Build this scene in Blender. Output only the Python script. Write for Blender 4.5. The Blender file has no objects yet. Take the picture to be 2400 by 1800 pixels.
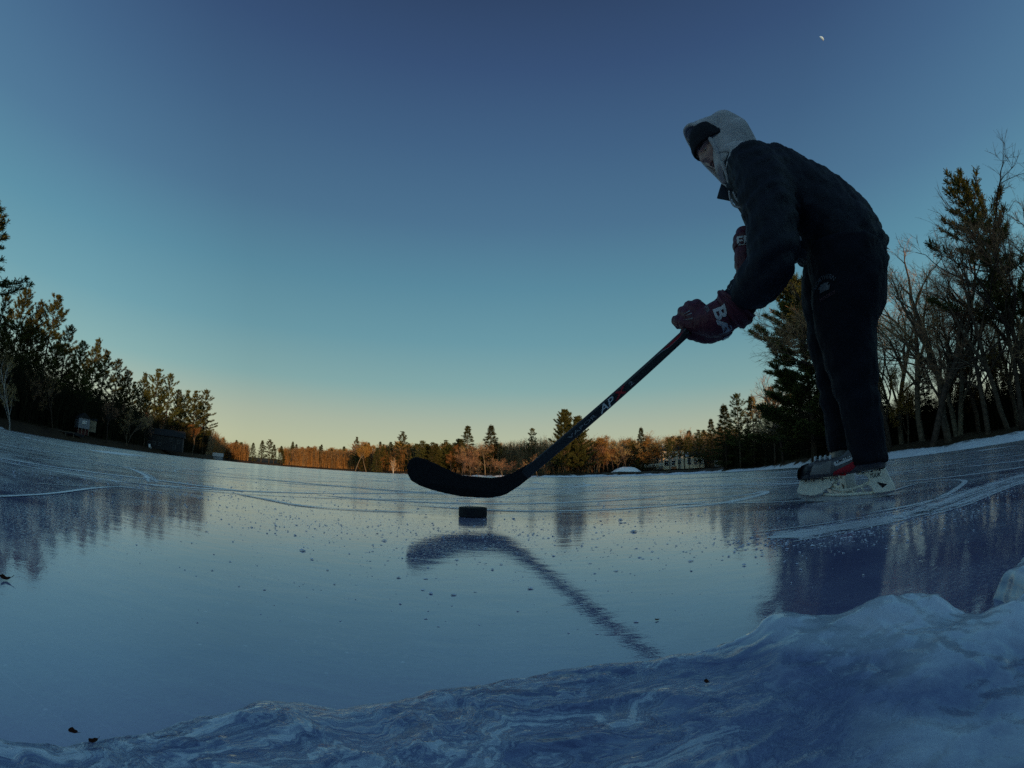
import bpy, bmesh, math, random
import numpy as np
from mathutils import Vector, Matrix
from mathutils.bvhtree import BVHTree
R = math.radians
PI = math.pi
sc = bpy.context.scene
col = sc.collection
rnd = random.Random(11)
nrs = np.random.RandomState(5)

# ------------------------------------------------------------------ helpers
def link_mesh(name, verts, faces, mat=None, parent=None, smooth=False):
    me = bpy.data.meshes.new(name)
    if isinstance(verts, np.ndarray):
        verts = verts.tolist()
    me.from_pydata(verts, [], faces)
    me.update()
    o = bpy.data.objects.new(name, me)
    col.objects.link(o)
    if mat is not None:
        for m in (mat if isinstance(mat, (list, tuple)) else [mat]):
            me.materials.append(m)
    if parent is not None:
        o.parent = parent
    if smooth:
        me.polygons.foreach_set('use_smooth', [True] * len(me.polygons))
    return o

def tag(o, label=None, cat=None, group=None, kind=None):
    if label: o['label'] = label
    if cat: o['category'] = cat
    if group: o['group'] = group
    if kind: o['kind'] = kind
    return o

def empty(name, loc=(0, 0, 0), rz=0, label=None, cat=None, group=None):
    o = bpy.data.objects.new(name, None)
    o.empty_display_size = 0.2
    col.objects.link(o)
    o.location = loc
    o.rotation_euler = (0, 0, rz)
    return tag(o, label, cat, group)

def polar(az, d, z=0.0):
    return (d * math.sin(R(az)), d * math.cos(R(az)), z)

class MB:
    """collects verts / faces for one mesh"""
    def __init__(self):
        self.v = []; self.f = []; self.mi = []
    def add(self, v, f, mi=0):
        n = len(self.v)
        self.v.extend([tuple(p) for p in v])
        self.f.extend([tuple(i + n for i in q) for q in f])
        self.mi.extend([mi] * len(f))
        return self
    def box(self, c, s, rz=0, mi=0):
        x, y, z = s[0] / 2, s[1] / 2, s[2] / 2
        ca, sa = math.cos(rz), math.sin(rz)
        v = []
        for k in (-z, z):
            for a, b in ((-x, -y), (x, -y), (x, y), (-x, y)):
                v.append((c[0] + a * ca - b * sa, c[1] + a * sa + b * ca, c[2] + k))
        self.add(v, [(3, 2, 1, 0), (4, 5, 6, 7), (0, 1, 5, 4), (1, 2, 6, 5), (2, 3, 7, 6), (3, 0, 4, 7)], mi)
        return self
    def tube(self, pts, rad, n=6, cap=True, mi=0):
        v, f = tube(pts, rad, n, cap)
        return self.add(v, f, mi)
    def build(self, name, mat=None, parent=None, smooth=False):
        o = link_mesh(name, self.v, self.f, mat, parent, smooth)
        if any(self.mi):
            o.data.polygons.foreach_set('material_index', self.mi)
        return o

def tube(pts, rad, n=6, cap=True):
    pts = [Vector(p) for p in pts]
    m = len(pts)
    if not hasattr(rad, '__len__'): rad = [rad] * m
    t0 = (pts[1] - pts[0]).normalized()
    ref = Vector((0, 0, 1)) if abs(t0.z) < .9 else Vector((1, 0, 0))
    a = t0.cross(ref).normalized()
    v = []; f = []
    for i in range(m):
        t = (pts[min(i + 1, m - 1)] - pts[max(i - 1, 0)])
        t = t.normalized() if t.length > 1e-9 else t0
        a = (a - t * a.dot(t))
        a = a.normalized() if a.length > 1e-6 else t.orthogonal().normalized()
        b = t.cross(a)
        for k in range(n):
            q = 2 * PI * k / n
            v.append(pts[i] + (a * math.cos(q) + b * math.sin(q)) * rad[i])
    for i in range(m - 1):
        for k in range(n):
            k2 = (k + 1) % n
            f.append((i * n + k, i * n + k2, (i + 1) * n + k2, (i + 1) * n + k))
    if cap:
        f.append(tuple(reversed(range(n))))
        f.append(tuple((m - 1) * n + k for k in range(n)))
    return v, f

def hash2(ix, iy, seed):
    h = (ix.astype(np.int64) * 374761393 + iy.astype(np.int64) * 668265263 + seed * 974711) & 0x7fffffff
    h = ((h ^ (h >> 13)) * 1274126177) & 0x7fffffff
    return ((h ^ (h >> 16)) & 0xffff) / 65535.0

def noise2(x, y, seed=0):
    ix = np.floor(x); iy = np.floor(y)
    fx = x - ix; fy = y - iy
    fx = fx * fx * (3 - 2 * fx); fy = fy * fy * (3 - 2 * fy)
    a = hash2(ix, iy, seed); b = hash2(ix + 1, iy, seed)
    c = hash2(ix, iy + 1, seed); d = hash2(ix + 1, iy + 1, seed)
    return (a * (1 - fx) + b * fx) * (1 - fy) + (c * (1 - fx) + d * fx) * fy

def fbm2(x, y, seed=0, oct=4):
    s = 0; a = .5
    for i in range(oct):
        s = s + a * noise2(x, y, seed + i * 7); x = x * 2.03; y = y * 2.03; a *= .5
    return s

# ------------------------------------------------------------------ materials
def new_mat(name):
    m = bpy.data.materials.new(name)
    m.use_nodes = True
    nt = m.node_tree
    for n in list(nt.nodes): nt.nodes.remove(n)
    out = nt.nodes.new('ShaderNodeOutputMaterial')
    return m, nt, out

def N(nt, typ, **kw):
    n = nt.nodes.new(typ)
    for k, v in kw.items():
        if k == 'inp':
            for kk, vv in v.items(): n.inputs[kk].default_value = vv
        else: setattr(n, k, v)
    return n

def L(nt, a, b): nt.links.new(a, b)

def ramp(nt, stops, src=None, interp='LINEAR'):
    r = nt.nodes.new('ShaderNodeValToRGB')
    e = r.color_ramp.elements
    r.color_ramp.interpolation = interp
    while len(e) < len(stops): e.new(0.5)
    for i, (p, c) in enumerate(stops):
        e[i].position = p
        if not hasattr(c, '__len__'): c = (c, c, c)
        e[i].color = (*c, 1)
    if src is not None: L(nt, src, r.inputs[0])
    return r

def math_n(nt, op, a, b=None, c=None, clamp=False):
    n = nt.nodes.new('ShaderNodeMath'); n.operation = op; n.use_clamp = clamp
    for i, v in enumerate((a, b, c)):
        if v is None: continue
        if isinstance(v, (int, float)): n.inputs[i].default_value = v
        else: L(nt, v, n.inputs[i])
    return n.outputs[0]

def noise(nt, vec, scale, detail=4, rough=.55, dist=0):
    n = N(nt, 'ShaderNodeTexNoise', inp={'Scale': scale, 'Detail': detail, 'Roughness': rough, 'Distortion': dist})
    if vec is not None: L(nt, vec, n.inputs['Vector'])
    return n

def mix_col(nt, fac, a, b):
    n = nt.nodes.new('ShaderNodeMix'); n.data_type = 'RGBA'
    for s, v in ((n.inputs[0], fac), (n.inputs[6], a), (n.inputs[7], b)):
        if isinstance(v, (int, float)): s.default_value = v
        elif isinstance(v, tuple): s.default_value = (*v, 1)
        else: L(nt, v, s)
    return n.outputs[2]

def simple_mat(name, color, rough=.6, spec=.3, var=.25, scale=20, bump=0.0, bscale=60, metal=0, obj_var=0, sheen=0, color2=None):
    """principled with noise-driven colour and bump"""
    m, nt, out = new_mat(name)
    p = N(nt, 'ShaderNodeBsdfPrincipled', inp={'Roughness': rough, 'Specular IOR Level': spec, 'Metallic': metal})
    if sheen: p.inputs['Sheen Weight'].default_value = sheen
    tc = N(nt, 'ShaderNodeTexCoord')
    n = noise(nt, tc.outputs['Object'], scale, 5)
    lo = tuple(c * (1 - var) for c in color)
    hi = color2 if color2 else tuple(min(1, c * (1 + var)) for c in color)
    r = ramp(nt, [(.3, lo), (.7, hi)], n.outputs['Fac'])
    c = r.outputs[0]
    if obj_var:
        oi = N(nt, 'ShaderNodeObjectInfo')
        hsv = N(nt, 'ShaderNodeHueSaturation')
        v = math_n(nt, 'MULTIPLY_ADD', oi.outputs['Random'], obj_var, 1 - obj_var / 2)
        L(nt, v, hsv.inputs['Value']); L(nt, c, hsv.inputs['Color'])
        h = math_n(nt, 'MULTIPLY_ADD', oi.outputs['Random'], .05, .475)
        L(nt, h, hsv.inputs['Hue'])
        c = hsv.outputs[0]
    L(nt, c, p.inputs['Base Color'])
    if bump:
        b = N(nt, 'ShaderNodeBump', inp={'Strength': bump, 'Distance': .01})
        n2 = noise(nt, tc.outputs['Object'], bscale, 4)
        L(nt, n2.outputs['Fac'], b.inputs['Height']); L(nt, b.outputs[0], p.inputs['Normal'])
    L(nt, p.outputs[0], out.inputs['Surface'])
    return m

def frost_shader(nt, color, rough=.42, mixf=.5, normal=None):
    """grainy snow or hoar: bright diffuse with a broad sheen"""
    d = N(nt, 'ShaderNodeBsdfDiffuse', inp={'Roughness': .6}); g = N(nt, 'ShaderNodeBsdfGlossy', inp={'Roughness': rough})
    for n in (d, g):
        if isinstance(color, tuple): n.inputs['Color'].default_value = (*color, 1)
        else: L(nt, color, n.inputs['Color'])
        if normal is not None: L(nt, normal, n.inputs['Normal'])
    lw = N(nt, 'ShaderNodeLayerWeight', inp={'Blend': .35})
    mx = N(nt, 'ShaderNodeMixShader')
    L(nt, math_n(nt, 'MULTIPLY', lw.outputs['Facing'], mixf, clamp=True), mx.inputs[0]); L(nt, d.outputs[0], mx.inputs[1]); L(nt, g.outputs[0], mx.inputs[2])
    return mx.outputs[0]

# ------------------------------------------------------------------ camera
CAM_H = 0.11
cd = bpy.data.cameras.new('camera')
cam = bpy.data.objects.new('camera', cd)
col.objects.link(cam)
sc.camera = cam
pitch = 217 / 1050.0
cam.matrix_world = (Matrix.Translation((0, 0, CAM_H)) @ Matrix.Rotation(PI / 2 + pitch, 4, 'X')
                    @ Matrix.Rotation(R(0.6), 4, 'Z'))
cd.sensor_width = 36.0
cd.sensor_fit = 'HORIZONTAL'
cd.lens = 36 / 2 / math.tan(R(60))
cd.clip_start = 0.01
cd.clip_end = 9000
cd.type = 'PANO'
sc.render.engine = 'CYCLES'
def set_pano(c):
    tgt = c if hasattr(c, 'panorama_type') else c.cycles
    tgt.panorama_type = 'FISHEYE_LENS_POLYNOMIAL'
    tgt.fisheye_fov = R(220)
    # action-camera lens: 2400 px wide frame, 1050 px per radian, 36 mm sensor
    k1 = -(2400 / 36.0) / 1050.0
    tgt.fisheye_polynomial_k0 = 0.0
    tgt.fisheye_polynomial_k1 = k1
    tgt.fisheye_polynomial_k2 = 0.0
    tgt.fisheye_polynomial_k3 = 0.0
    tgt.fisheye_polynomial_k4 = 0.0
set_pano(cd)
sc.view_settings.view_transform = 'Standard'
sc.view_settings.look = 'None'
sc.view_settings.exposure = 0
sc.view_settings.gamma = 1
sc.cycles.max_bounces = 6
sc.cycles.diffuse_bounces = 2
sc.cycles.glossy_bounces = 3
sc.cycles.transparent_max_bounces = 12
sc.cycles.caustics_reflective = False
sc.cycles.caustics_refractive = False
sc.cycles.sample_clamp_indirect = 4
sc.cycles.use_denoising = False
try:
    sc.cycles.denoiser = 'OPENIMAGEDENOISE'
    sc.cycles.denoising_input_passes = 'RGB_ALBEDO_NORMAL'
    sc.cycles.denoising_prefilter = 'ACCURATE'
except Exception:
    pass

# ------------------------------------------------------------------ world and sun
SUN_AZ, SUN_EL = 153.0, 7.0
w = bpy.data.worlds.new('World')
sc.world = w
w.use_nodes = True
nt = w.node_tree
for n in list(nt.nodes): nt.nodes.remove(n)
wo = N(nt, 'ShaderNodeOutputWorld')
bg = N(nt, 'ShaderNodeBackground', inp={'Strength': 1.0})
L(nt, bg.outputs[0], wo.inputs['Surface'])
sky = N(nt, 'ShaderNodeTexSky', sky_type='NISHITA', sun_disc=False)
sky.sun_elevation = R(SUN_EL); sky.sun_rotation = R(SUN_AZ)
geo = N(nt, 'ShaderNodeTexCoord')
sep = N(nt, 'ShaderNodeSeparateXYZ')
L(nt, geo.outputs['Generated'], sep.inputs[0])
el = math_n(nt, 'ARCSINE', sep.outputs['Z'])
el01 = math_n(nt, 'MULTIPLY_ADD', el, 1 / PI, 0.5)     # 0 nadir .. 1 zenith
def srgb(r, g, b):
    f = lambda c: ((c / 255 + .055) / 1.055) ** 2.4 if c > 10 else c / 255 / 12.92
    return (f(r), f(g), f(b))
def E_(d): return 0.5 + d / 180.0
dusk = ramp(nt, [(0.0, srgb(20, 30, 50)), (E_(-1), srgb(60, 70, 90)), (E_(0), srgb(184, 187, 150)), (E_(3), srgb(186, 191, 160)),
                 (E_(6.5), srgb(170, 182, 163)), (E_(11), srgb(131, 169, 169)), (E_(17), srgb(105, 153, 166)),
                 (E_(24), srgb(88, 137, 158)), (E_(32), srgb(76, 115, 145)), (E_(42), srgb(65, 98, 133)), (E_(52), srgb(55, 81, 119)), (E_(62), srgb(47, 68, 102)),
                 (1.0, srgb(38, 54, 88))], el01)
# slow brightness drift with azimuth: brighter toward the wood on either hand
hor = math_n(nt, 'ABSOLUTE', sep.outputs['X'])
side = ramp(nt, [(0.0, 1.0), (.55, .97), (.8, 1.12), (1.0, 1.15)], hor)
mul = nt.nodes.new('ShaderNodeMix'); mul.data_type = 'RGBA'; mul.blend_type = 'MULTIPLY'
mul.inputs[0].default_value = 1.0
rear = ramp(nt, [(.0, (3.6, 3.2, 2.7)), (.28, (2.6, 2.4, 2.1)), (.46, 1.0)], math_n(nt, 'MULTIPLY_ADD', sep.outputs['Y'], .5, .5))   # sunset sky behind the camera, unseen, brightened as fill light
mulr = nt.nodes.new('ShaderNodeMix'); mulr.data_type = 'RGBA'; mulr.blend_type = 'MULTIPLY'; mulr.inputs[0].default_value = 1.0
L(nt, side.outputs[0], mulr.inputs[6]); L(nt, rear.outputs[0], mulr.inputs[7])
L(nt, dusk.outputs[0], mul.inputs[6]); L(nt, mulr.outputs[2], mul.inputs[7])
mixs = nt.nodes.new('ShaderNodeMix'); mixs.data_type = 'RGBA'
skyscale = nt.nodes.new('ShaderNodeMix'); skyscale.data_type = 'RGBA'; skyscale.blend_type = 'MULTIPLY'
skyscale.inputs[0].default_value = 1.0
L(nt, sky.outputs[0], skyscale.inputs[6]); skyscale.inputs[7].default_value = (.1, .1, .1, 1)
mixs.inputs[0].default_value = .04
L(nt, mul.outputs[2], mixs.inputs[6]); L(nt, skyscale.outputs[2], mixs.inputs[7])
L(nt, mixs.outputs[2], bg.inputs['Color'])

sd = bpy.data.lights.new('sun', 'SUN')
sd.energy = 5.0; sd.angle = R(.53); sd.color = (1.0, .60, .27)
sun = bpy.data.objects.new('sun', sd)
col.objects.link(sun)
tosun = Vector((math.cos(R(SUN_EL)) * math.sin(R(SUN_AZ)), math.cos(R(SUN_EL)) * math.cos(R(SUN_AZ)), math.sin(R(SUN_EL))))
sun.rotation_euler = tosun.to_track_quat('Z', 'Y').to_euler()
sun.location = tosun * 60
# ------------------------------------------------------------------ lake outline
SHORE = [(-100, 30), (-90, 42), (-80, 46), (-72, 51), (-65, 60), (-60, 72), (-55, 85), (-50, 104), (-45, 124), (-41, 143), (-39, 160), (-37.8, 230),
         (-36.5, 372), (-33.5, 348), (-31, 338), (-28, 340), (-24, 330), (-19, 284), (-14, 230), (-6, 196), (0, 172), (4, 150), (7, 140), (11, 146), (15, 148),
         (19, 147), (24, 142), (28, 108), (32, 95), (36, 66), (39, 46), (45, 39), (51, 36), (58, 35), (66, 34), (73, 34), (80, 30), (90, 18),
         (100, 8), (110, 4), (130, 2), (180, 1.3), (230, 2), (248, 6), (254, 14), (260, 30)]
SA = np.array([a for a, _ in SHORE], float); SR = np.array([r for _, r in SHORE], float)
def shore_r(az):
    a = ((np.asarray(az, float) + 100) % 360) - 100
    wob = (noise2(a * .9, a * 0 + 3.3, 4) - .5) * .06
    return np.interp(a, SA, SR) * (1 + wob * (np.abs(a) < 95))

def ground_h(off, az, x, y):
    h = np.interp(off, [-6, -.6, 0, .5, 1.5, 4, 8, 16, 40, 100, 300, 1500], [-.8, -.1, .02, .2, .4, .65, 1.0, 1.5, 2.5, 4.5, 8, 25])
    a = ((az + 100) % 360) - 100
    back = np.clip(np.interp(a, [72, 88, 100, 225, 245, 258], [0, .55, 1, 1, .6, 0]), 0, 1)
    shade_hill = np.interp(off, [0, 6, 20, 40, 70, 150, 400], [0, 2, 10, 20, 25, 30, 34])  # unseen rise behind the camera, added to shade the foreground
    low = np.interp(off, [0, 20, 60, 110, 150, 400], [0, 2.5, 8, 14, 28, 34])  # same unseen rise, kept lower so sun reaches the bank trees
    k = np.clip(np.interp(a, [70, 90, 126, 142], [1, 1, 1, 0]), 0, 1)
    shade_hill = shade_hill * (1 - k) + low * k
    n = fbm2(x * .25, y * .25, 3) - .45
    n2 = fbm2(x * .03, y * .03, 9) - .45
    amp = np.clip(off, 0, 10) / 10
    return h + back * shade_hill * (1 + .35 * n2) + n * (.25 * np.clip(off / 1.2, 0, 1) + .6 * amp) + n2 * amp * 2

azs = np.arange(-100, 260, .75)
offs = np.array([-6, -.6, -.15, .12, .45, 1, 1.8, 3, 5, 8, 12, 18, 26, 40, 60, 90, 140, 240, 420, 900, 1500.])
V = []
for o_ in offs:
    rr = np.maximum(shore_r(azs) + o_, .3)
    x = rr * np.sin(np.radians(azs)); y = rr * np.cos(np.radians(azs))
    V.append(np.stack([x, y, ground_h(np.full_like(azs, o_), azs, x, y)], 1))
V = np.concatenate(V)
na = len(azs); F = []
for i in range(len(offs) - 1):
    for k in range(na):
        k2 = (k + 1) % na
        F.append((i * na + k, (i + 1) * na + k, (i + 1) * na + k2, i * na + k2))
m, nt, out = new_mat('bank_ground')
p = N(nt, 'ShaderNodeBsdfPrincipled', inp={'Roughness': .9, 'Specular IOR Level': .1})
tc = N(nt, 'ShaderNodeTexCoord')
big = noise(nt, tc.outputs['Object'], .16, 6, .6)
fine = noise(nt, tc.outputs['Object'], 2.2, 6, .65)
sepz = N(nt, 'ShaderNodeSeparateXYZ'); L(nt, tc.outputs['Object'], sepz.inputs[0])
# snow lies low on the right hand shore and in patches elsewhere
sx = math_n(nt, 'MULTIPLY_ADD', sepz.outputs['X'], .0045, .12)
lowz = math_n(nt, 'MULTIPLY_ADD', sepz.outputs['Z'], -.5, .30)
s = math_n(nt, 'ADD', big.outputs['Fac'], math_n(nt, 'MULTIPLY', fine.outputs['Fac'], .35))
s = math_n(nt, 'ADD', s, math_n(nt, 'MINIMUM', sx, .2)); s = math_n(nt, 'ADD', s, math_n(nt, 'MAXIMUM', lowz, -.22))
snowm = ramp(nt, [(.86, 0), (.94, 1)], s)
litter = ramp(nt, [(.3, (.018, .012, .008)), (.55, (.05, .033, .018)), (.75, (.09, .06, .03))], fine.outputs['Fac'])
snowc = ramp(nt, [(.3, (.55, .6, .7)), (.7, (.72, .76, .82))], fine.outputs['Fac'])
L(nt, mix_col(nt, snowm.outputs[0], litter.outputs[0], snowc.outputs[0]), p.inputs['Base Color'])
b = N(nt, 'ShaderNodeBump', inp={'Strength': .5, 'Distance': .12}); L(nt, fine.outputs['Fac'], b.inputs['Height']); L(nt, b.outputs[0], p.inputs['Normal'])
L(nt, p.outputs[0], out.inputs['Surface'])
BANK = m
tag(link_mesh('ground', V, F, BANK, smooth=True), kind='structure')

# ------------------------------------------------------------------ ice sheet
m, nt, out = new_mat('lake_ice')
tc = N(nt, 'ShaderNodeTexCoord')
P = tc.outputs['Object']
ln = N(nt, 'ShaderNodeVectorMath', operation='LENGTH'); L(nt, P, ln.inputs[0])
dist = ln.outputs['Value']
# undulation of the surface: fine ripples near, broad far
mp = N(nt, 'ShaderNodeMapping'); mp.inputs['Scale'].default_value = (1, 1.9, 1); L(nt, P, mp.inputs[0])
r1 = noise(nt, mp.outputs[0], 24, 5, .62, .5)
r2 = noise(nt, mp.outputs[0], 3.0, 4, .55)
r3 = noise(nt, P, 260, 2, .5)
hgt = math_n(nt, 'ADD', math_n(nt, 'MULTIPLY', r1.outputs['Fac'], .00017), math_n(nt, 'MULTIPLY', r2.outputs['Fac'], .0009))
hgt = math_n(nt, 'ADD', hgt, math_n(nt, 'MULTIPLY', r3.outputs['Fac'], .00004))
bmp = N(nt, 'ShaderNodeBump', inp={'Strength': 1.0, 'Distance': 1.0}); L(nt, hgt, bmp.inputs['Height'])
# frost cover
f1 = noise(nt, P, .55, 5, .6, .6)
f2 = noise(nt, P, 6.0, 6, .65, .5)
f3 = noise(nt, P, 150, 4, .75)
mps = N(nt, 'ShaderNodeMapping'); mps.inputs['Scale'].default_value = (.34, 2.6, 1); mps.inputs['Rotation'].default_value = (0, 0, R(12)); L(nt, P, mps.inputs[0])
f4 = noise(nt, mps.outputs[0], 2.6, 6, .65, .8)
cov = math_n(nt, 'ADD', math_n(nt, 'MULTIPLY', f1.outputs['Fac'], .35), math_n(nt, 'MULTIPLY', f2.outputs['Fac'], .35))
cov = math_n(nt, 'ADD', cov, math_n(nt, 'MULTIPLY', f4.outputs['Fac'], .95))
cov = math_n(nt, 'ADD', cov, math_n(nt, 'MULTIPLY', f3.outputs['Fac'], .40))
bydist = ramp(nt, [(.0, .0), (.07, .0), (.10, .02), (.13, .10), (.17, .18), (.3, .17), (.6, .13), (1.0, .12)], math_n(nt, 'MULTIPLY', dist, .1, clamp=True))
sxx = N(nt, 'ShaderNodeSeparateXYZ'); L(nt, P, sxx.inputs[0])
ang = math_n(nt, 'DIVIDE', sxx.outputs['X'], dist)
lside = ramp(nt, [(.0, -.24), (.16, -.15), (.30, -.03), (.5, .07), (.72, .01), (.82, -.11), (1, -.10)], math_n(nt, 'MULTIPLY_ADD', ang, .5, .5))
cov = math_n(nt, 'ADD', math_n(nt, 'ADD', cov, bydist.outputs[0]), lside.outputs[0])
cov = math_n(nt, 'MULTIPLY_ADD', cov, 1.0, -.565)
scr = None
for ang_, sc_ in ((17, 210), (-38, 260), (71, 230)):
    ms = N(nt, 'ShaderNodeMapping'); ms.inputs['Rotation'].default_value = (0, 0, R(ang_)); ms.inputs['Scale'].default_value = (2.2, sc_, 1); L(nt, P, ms.inputs[0])
    ns_ = noise(nt, ms.outputs[0], 1.0, 2, .5, .25)
    r_ = ramp(nt, [(.69, 0), (.73, .30)], ns_.outputs['Fac']).outputs[0]
    scr = r_ if scr is None else math_n(nt, 'MAXIMUM', scr, r_)
frost0 = ramp(nt, [(.60, 0), (.78, .35), (.98, .8)], cov)
frost_v = math_n(nt, 'MAXIMUM', frost0.outputs[0], math_n(nt, 'MULTIPLY', scr, math_n(nt, 'MULTIPLY_ADD', f2.outputs['Fac'], 2.4, -.75, clamp=True)))
dc = noise(nt, P, 1.6, 4, .6)
deep = ramp(nt, [(.25, (.12, .12, .24)), (.45, (.18, .185, .32)), (.6, (.26, .28, .41)), (.75, (.36, .39, .50))], math_n(nt, 'MULTIPLY_ADD', f2.outputs['Fac'], .45, math_n(nt, 'MULTIPLY', dc.outputs['Fac'], .55)))
# sparse trapped bubbles and specks
vb = N(nt, 'ShaderNodeTexVoronoi', inp={'Scale': 85.0, 'Randomness': 1.0}); L(nt, P, vb.inputs['Vector'])
bub = ramp(nt, [(.05, 1), (.14, 0)], vb.outputs['Distance'])
pick = ramp(nt, [(.80, 0), (.86, .55)], N(nt, 'ShaderNodeSeparateColor').outputs[0])
L(nt, vb.outputs['Color'], pick.inputs[0].links[0].from_node.inputs[0])
deepc = mix_col(nt, math_n(nt, 'MULTIPLY', bub.outputs[0], pick.outputs[0]), deep.outputs[0], (.75, .78, .85))
dif = N(nt, 'ShaderNodeBsdfDiffuse'); L(nt, deepc, dif.inputs['Color'])
glo = N(nt, 'ShaderNodeBsdfGlossy', inp={'Roughness': .045}); L(nt, bmp.outputs[0], glo.inputs['Normal'])
glo.inputs['Color'].default_value = (.97, .97, .98, 1)
rg = ramp(nt, [(.3, .025), (.75, .10)], f2.outputs['Fac']); rd = ramp(nt, [(.09, 0), (.16, .09), (.5, .13)], math_n(nt, 'MULTIPLY', dist, .1, clamp=True))
L(nt, math_n(nt, 'ADD', rg.outputs[0], rd.outputs[0]), glo.inputs['Roughness'])
fr = N(nt, 'ShaderNodeFresnel', inp={'IOR': 2.8})
mx = N(nt, 'ShaderNodeMixShader'); L(nt, math_n(nt, 'POWER', fr.outputs[0], .80), mx.inputs[0]); L(nt, dif.outputs[0], mx.inputs[1]); L(nt, glo.outputs[0], mx.inputs[2])
bf = N(nt, 'ShaderNodeBump', inp={'Strength': .5, 'Distance': .003}); L(nt, f3.outputs['Fac'], bf.inputs['Height'])
fs = frost_shader(nt, (.94, .95, .98), .30, 1.15, bf.outputs[0])
mx2 = N(nt, 'ShaderNodeMixShader'); gr_ = noise(nt, P, 210, 3, .7); gp_ = noise(nt, P, 3.1, 5, .65, .6)
grain = ramp(nt, [(.50, 0), (.62, .8)], gr_.outputs['Fac'])
gpatch = ramp(nt, [(.40, .04), (.56, 1)], gp_.outputs['Fac'])
gband = ramp(nt, [(.02, .06), (.05, .35), (.075, 1), (.25, 1), (.5, .4)], math_n(nt, 'MULTIPLY', dist, .1, clamp=True))
gfac = math_n(nt, 'MULTIPLY', math_n(nt, 'MULTIPLY', grain.outputs[0], gpatch.outputs[0]), gband.outputs[0])
frost_v = math_n(nt, 'MAXIMUM', frost_v, gfac)
L(nt, frost_v, mx2.inputs[0]); L(nt, mx.outputs[0], mx2.inputs[1]); L(nt, fs, mx2.inputs[2])
L(nt, mx2.outputs[0], out.inputs['Surface'])
ICE = m
rings = [.05, .3, .8, 2, 5, 12, 30, 70, 150, 300, 430]
seg = 96; V = [(0, 0, 0)]; F = []
for r_ in rings:
    for k in range(seg):
        V.append((r_ * math.sin(2 * PI * k / seg), r_ * math.cos(2 * PI * k / seg), 0))
for k in range(seg): F.append((0, 1 + (k + 1) % seg, 1 + k))
for i in range(len(rings) - 1):
    for k in range(seg):
        k2 = (k + 1) % seg
        F.append((1 + i * seg + k, 1 + i * seg + k2, 1 + (i + 1) * seg + k2, 1 + (i + 1) * seg + k))
tag(link_mesh('ice', V, F, ICE, smooth=True), kind='structure')
# ------------------------------------------------------------------ tree meshes
def foliage_mat(name, c1, c2, obj_var=.5, trans=.15):
    m, nt, out = new_mat(name)
    tc = N(nt, 'ShaderNodeTexCoord'); g = N(nt, 'ShaderNodeNewGeometry'); oi = N(nt, 'ShaderNodeObjectInfo')
    n = noise(nt, tc.outputs['Object'], .9, 3)
    f = math_n(nt, 'ADD', math_n(nt, 'MULTIPLY', n.outputs['Fac'], .6), math_n(nt, 'MULTIPLY', g.outputs['Random Per Island'], .45))
    r = ramp(nt, [(.25, c1), (.8, c2)], f)
    hsv = N(nt, 'ShaderNodeHueSaturation')
    L(nt, math_n(nt, 'MULTIPLY_ADD', oi.outputs['Random'], obj_var, 1 - obj_var / 2), hsv.inputs['Value'])
    L(nt, math_n(nt, 'MULTIPLY_ADD', oi.outputs['Random'], .04, .48), hsv.inputs['Hue'])
    L(nt, r.outputs[0], hsv.inputs['Color'])
    d = N(nt, 'ShaderNodeBsdfDiffuse'); t = N(nt, 'ShaderNodeBsdfTranslucent')
    L(nt, hsv.outputs[0], d.inputs['Color']); L(nt, hsv.outputs[0], t.inputs['Color'])
    mx = N(nt, 'ShaderNodeMixShader', inp={0: trans}); L(nt, d.outputs[0], mx.inputs[1]); L(nt, t.outputs[0], mx.inputs[2])
    L(nt, mx.outputs[0], out.inputs['Surface'])
    return m

PINE = foliage_mat('pine_needles', (.028, .038, .014), (.105, .10, .034))
SPRUCE = foliage_mat('dark_needles', (.024, .032, .015), (.080, .078, .030))
OAK = foliage_mat('brown_leaves', (.15, .085, .028), (.38, .215, .062), trans=.3)
BARK = simple_mat('grey_bark', (.085, .064, .050), rough=.9, spec=.1, var=.5, scale=3, obj_var=1.1)
PBARK = simple_mat('pine_bark', (.055, .040, .030), rough=.9, spec=.1, var=.5, scale=3, obj_var=.4)
TWIG = simple_mat('twig_bark', (.34, .215, .115), rough=.9, spec=.1, var=.3, scale=2, obj_var=.5)
BIRCH = simple_mat('birch_bark', (.50, .46, .42), rough=.7, spec=.2, var=.35, scale=6, obj_var=.1)

class Soup:
    """numpy collector of quads"""
    def __init__(self): self.q = []
    def quads(self, a, b, w0, w1):
        # blades from a to b with width vectors w0 at base and w1 at tip
        self.q.append(np.stack([a - w0, a + w0, b + w1, b - w1], 1))
    def mesh(self, name, mat):
        q = np.concatenate(self.q) if self.q else np.zeros((0, 4, 3))
        n = len(q)
        me = bpy.data.meshes.new(name)
        me.vertices.add(n * 4); me.vertices.foreach_set('co', q.reshape(-1).astype(np.float32))
        me.loops.add(n * 4); me.loops.foreach_set('vertex_index', np.arange(n * 4, dtype=np.int32))
        me.polygons.add(n); me.polygons.foreach_set('loop_start', np.arange(n, dtype=np.int32) * 4)
        try: me.polygons.foreach_set('loop_total', np.full(n, 4, dtype=np.int32))
        except Exception: pass
        me.update(calc_edges=True); me.validate()
        me.materials.append(mat)
        return me

def unit(v): return v / np.maximum(np.linalg.norm(v, axis=-1, keepdims=True), 1e-9)

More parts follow.
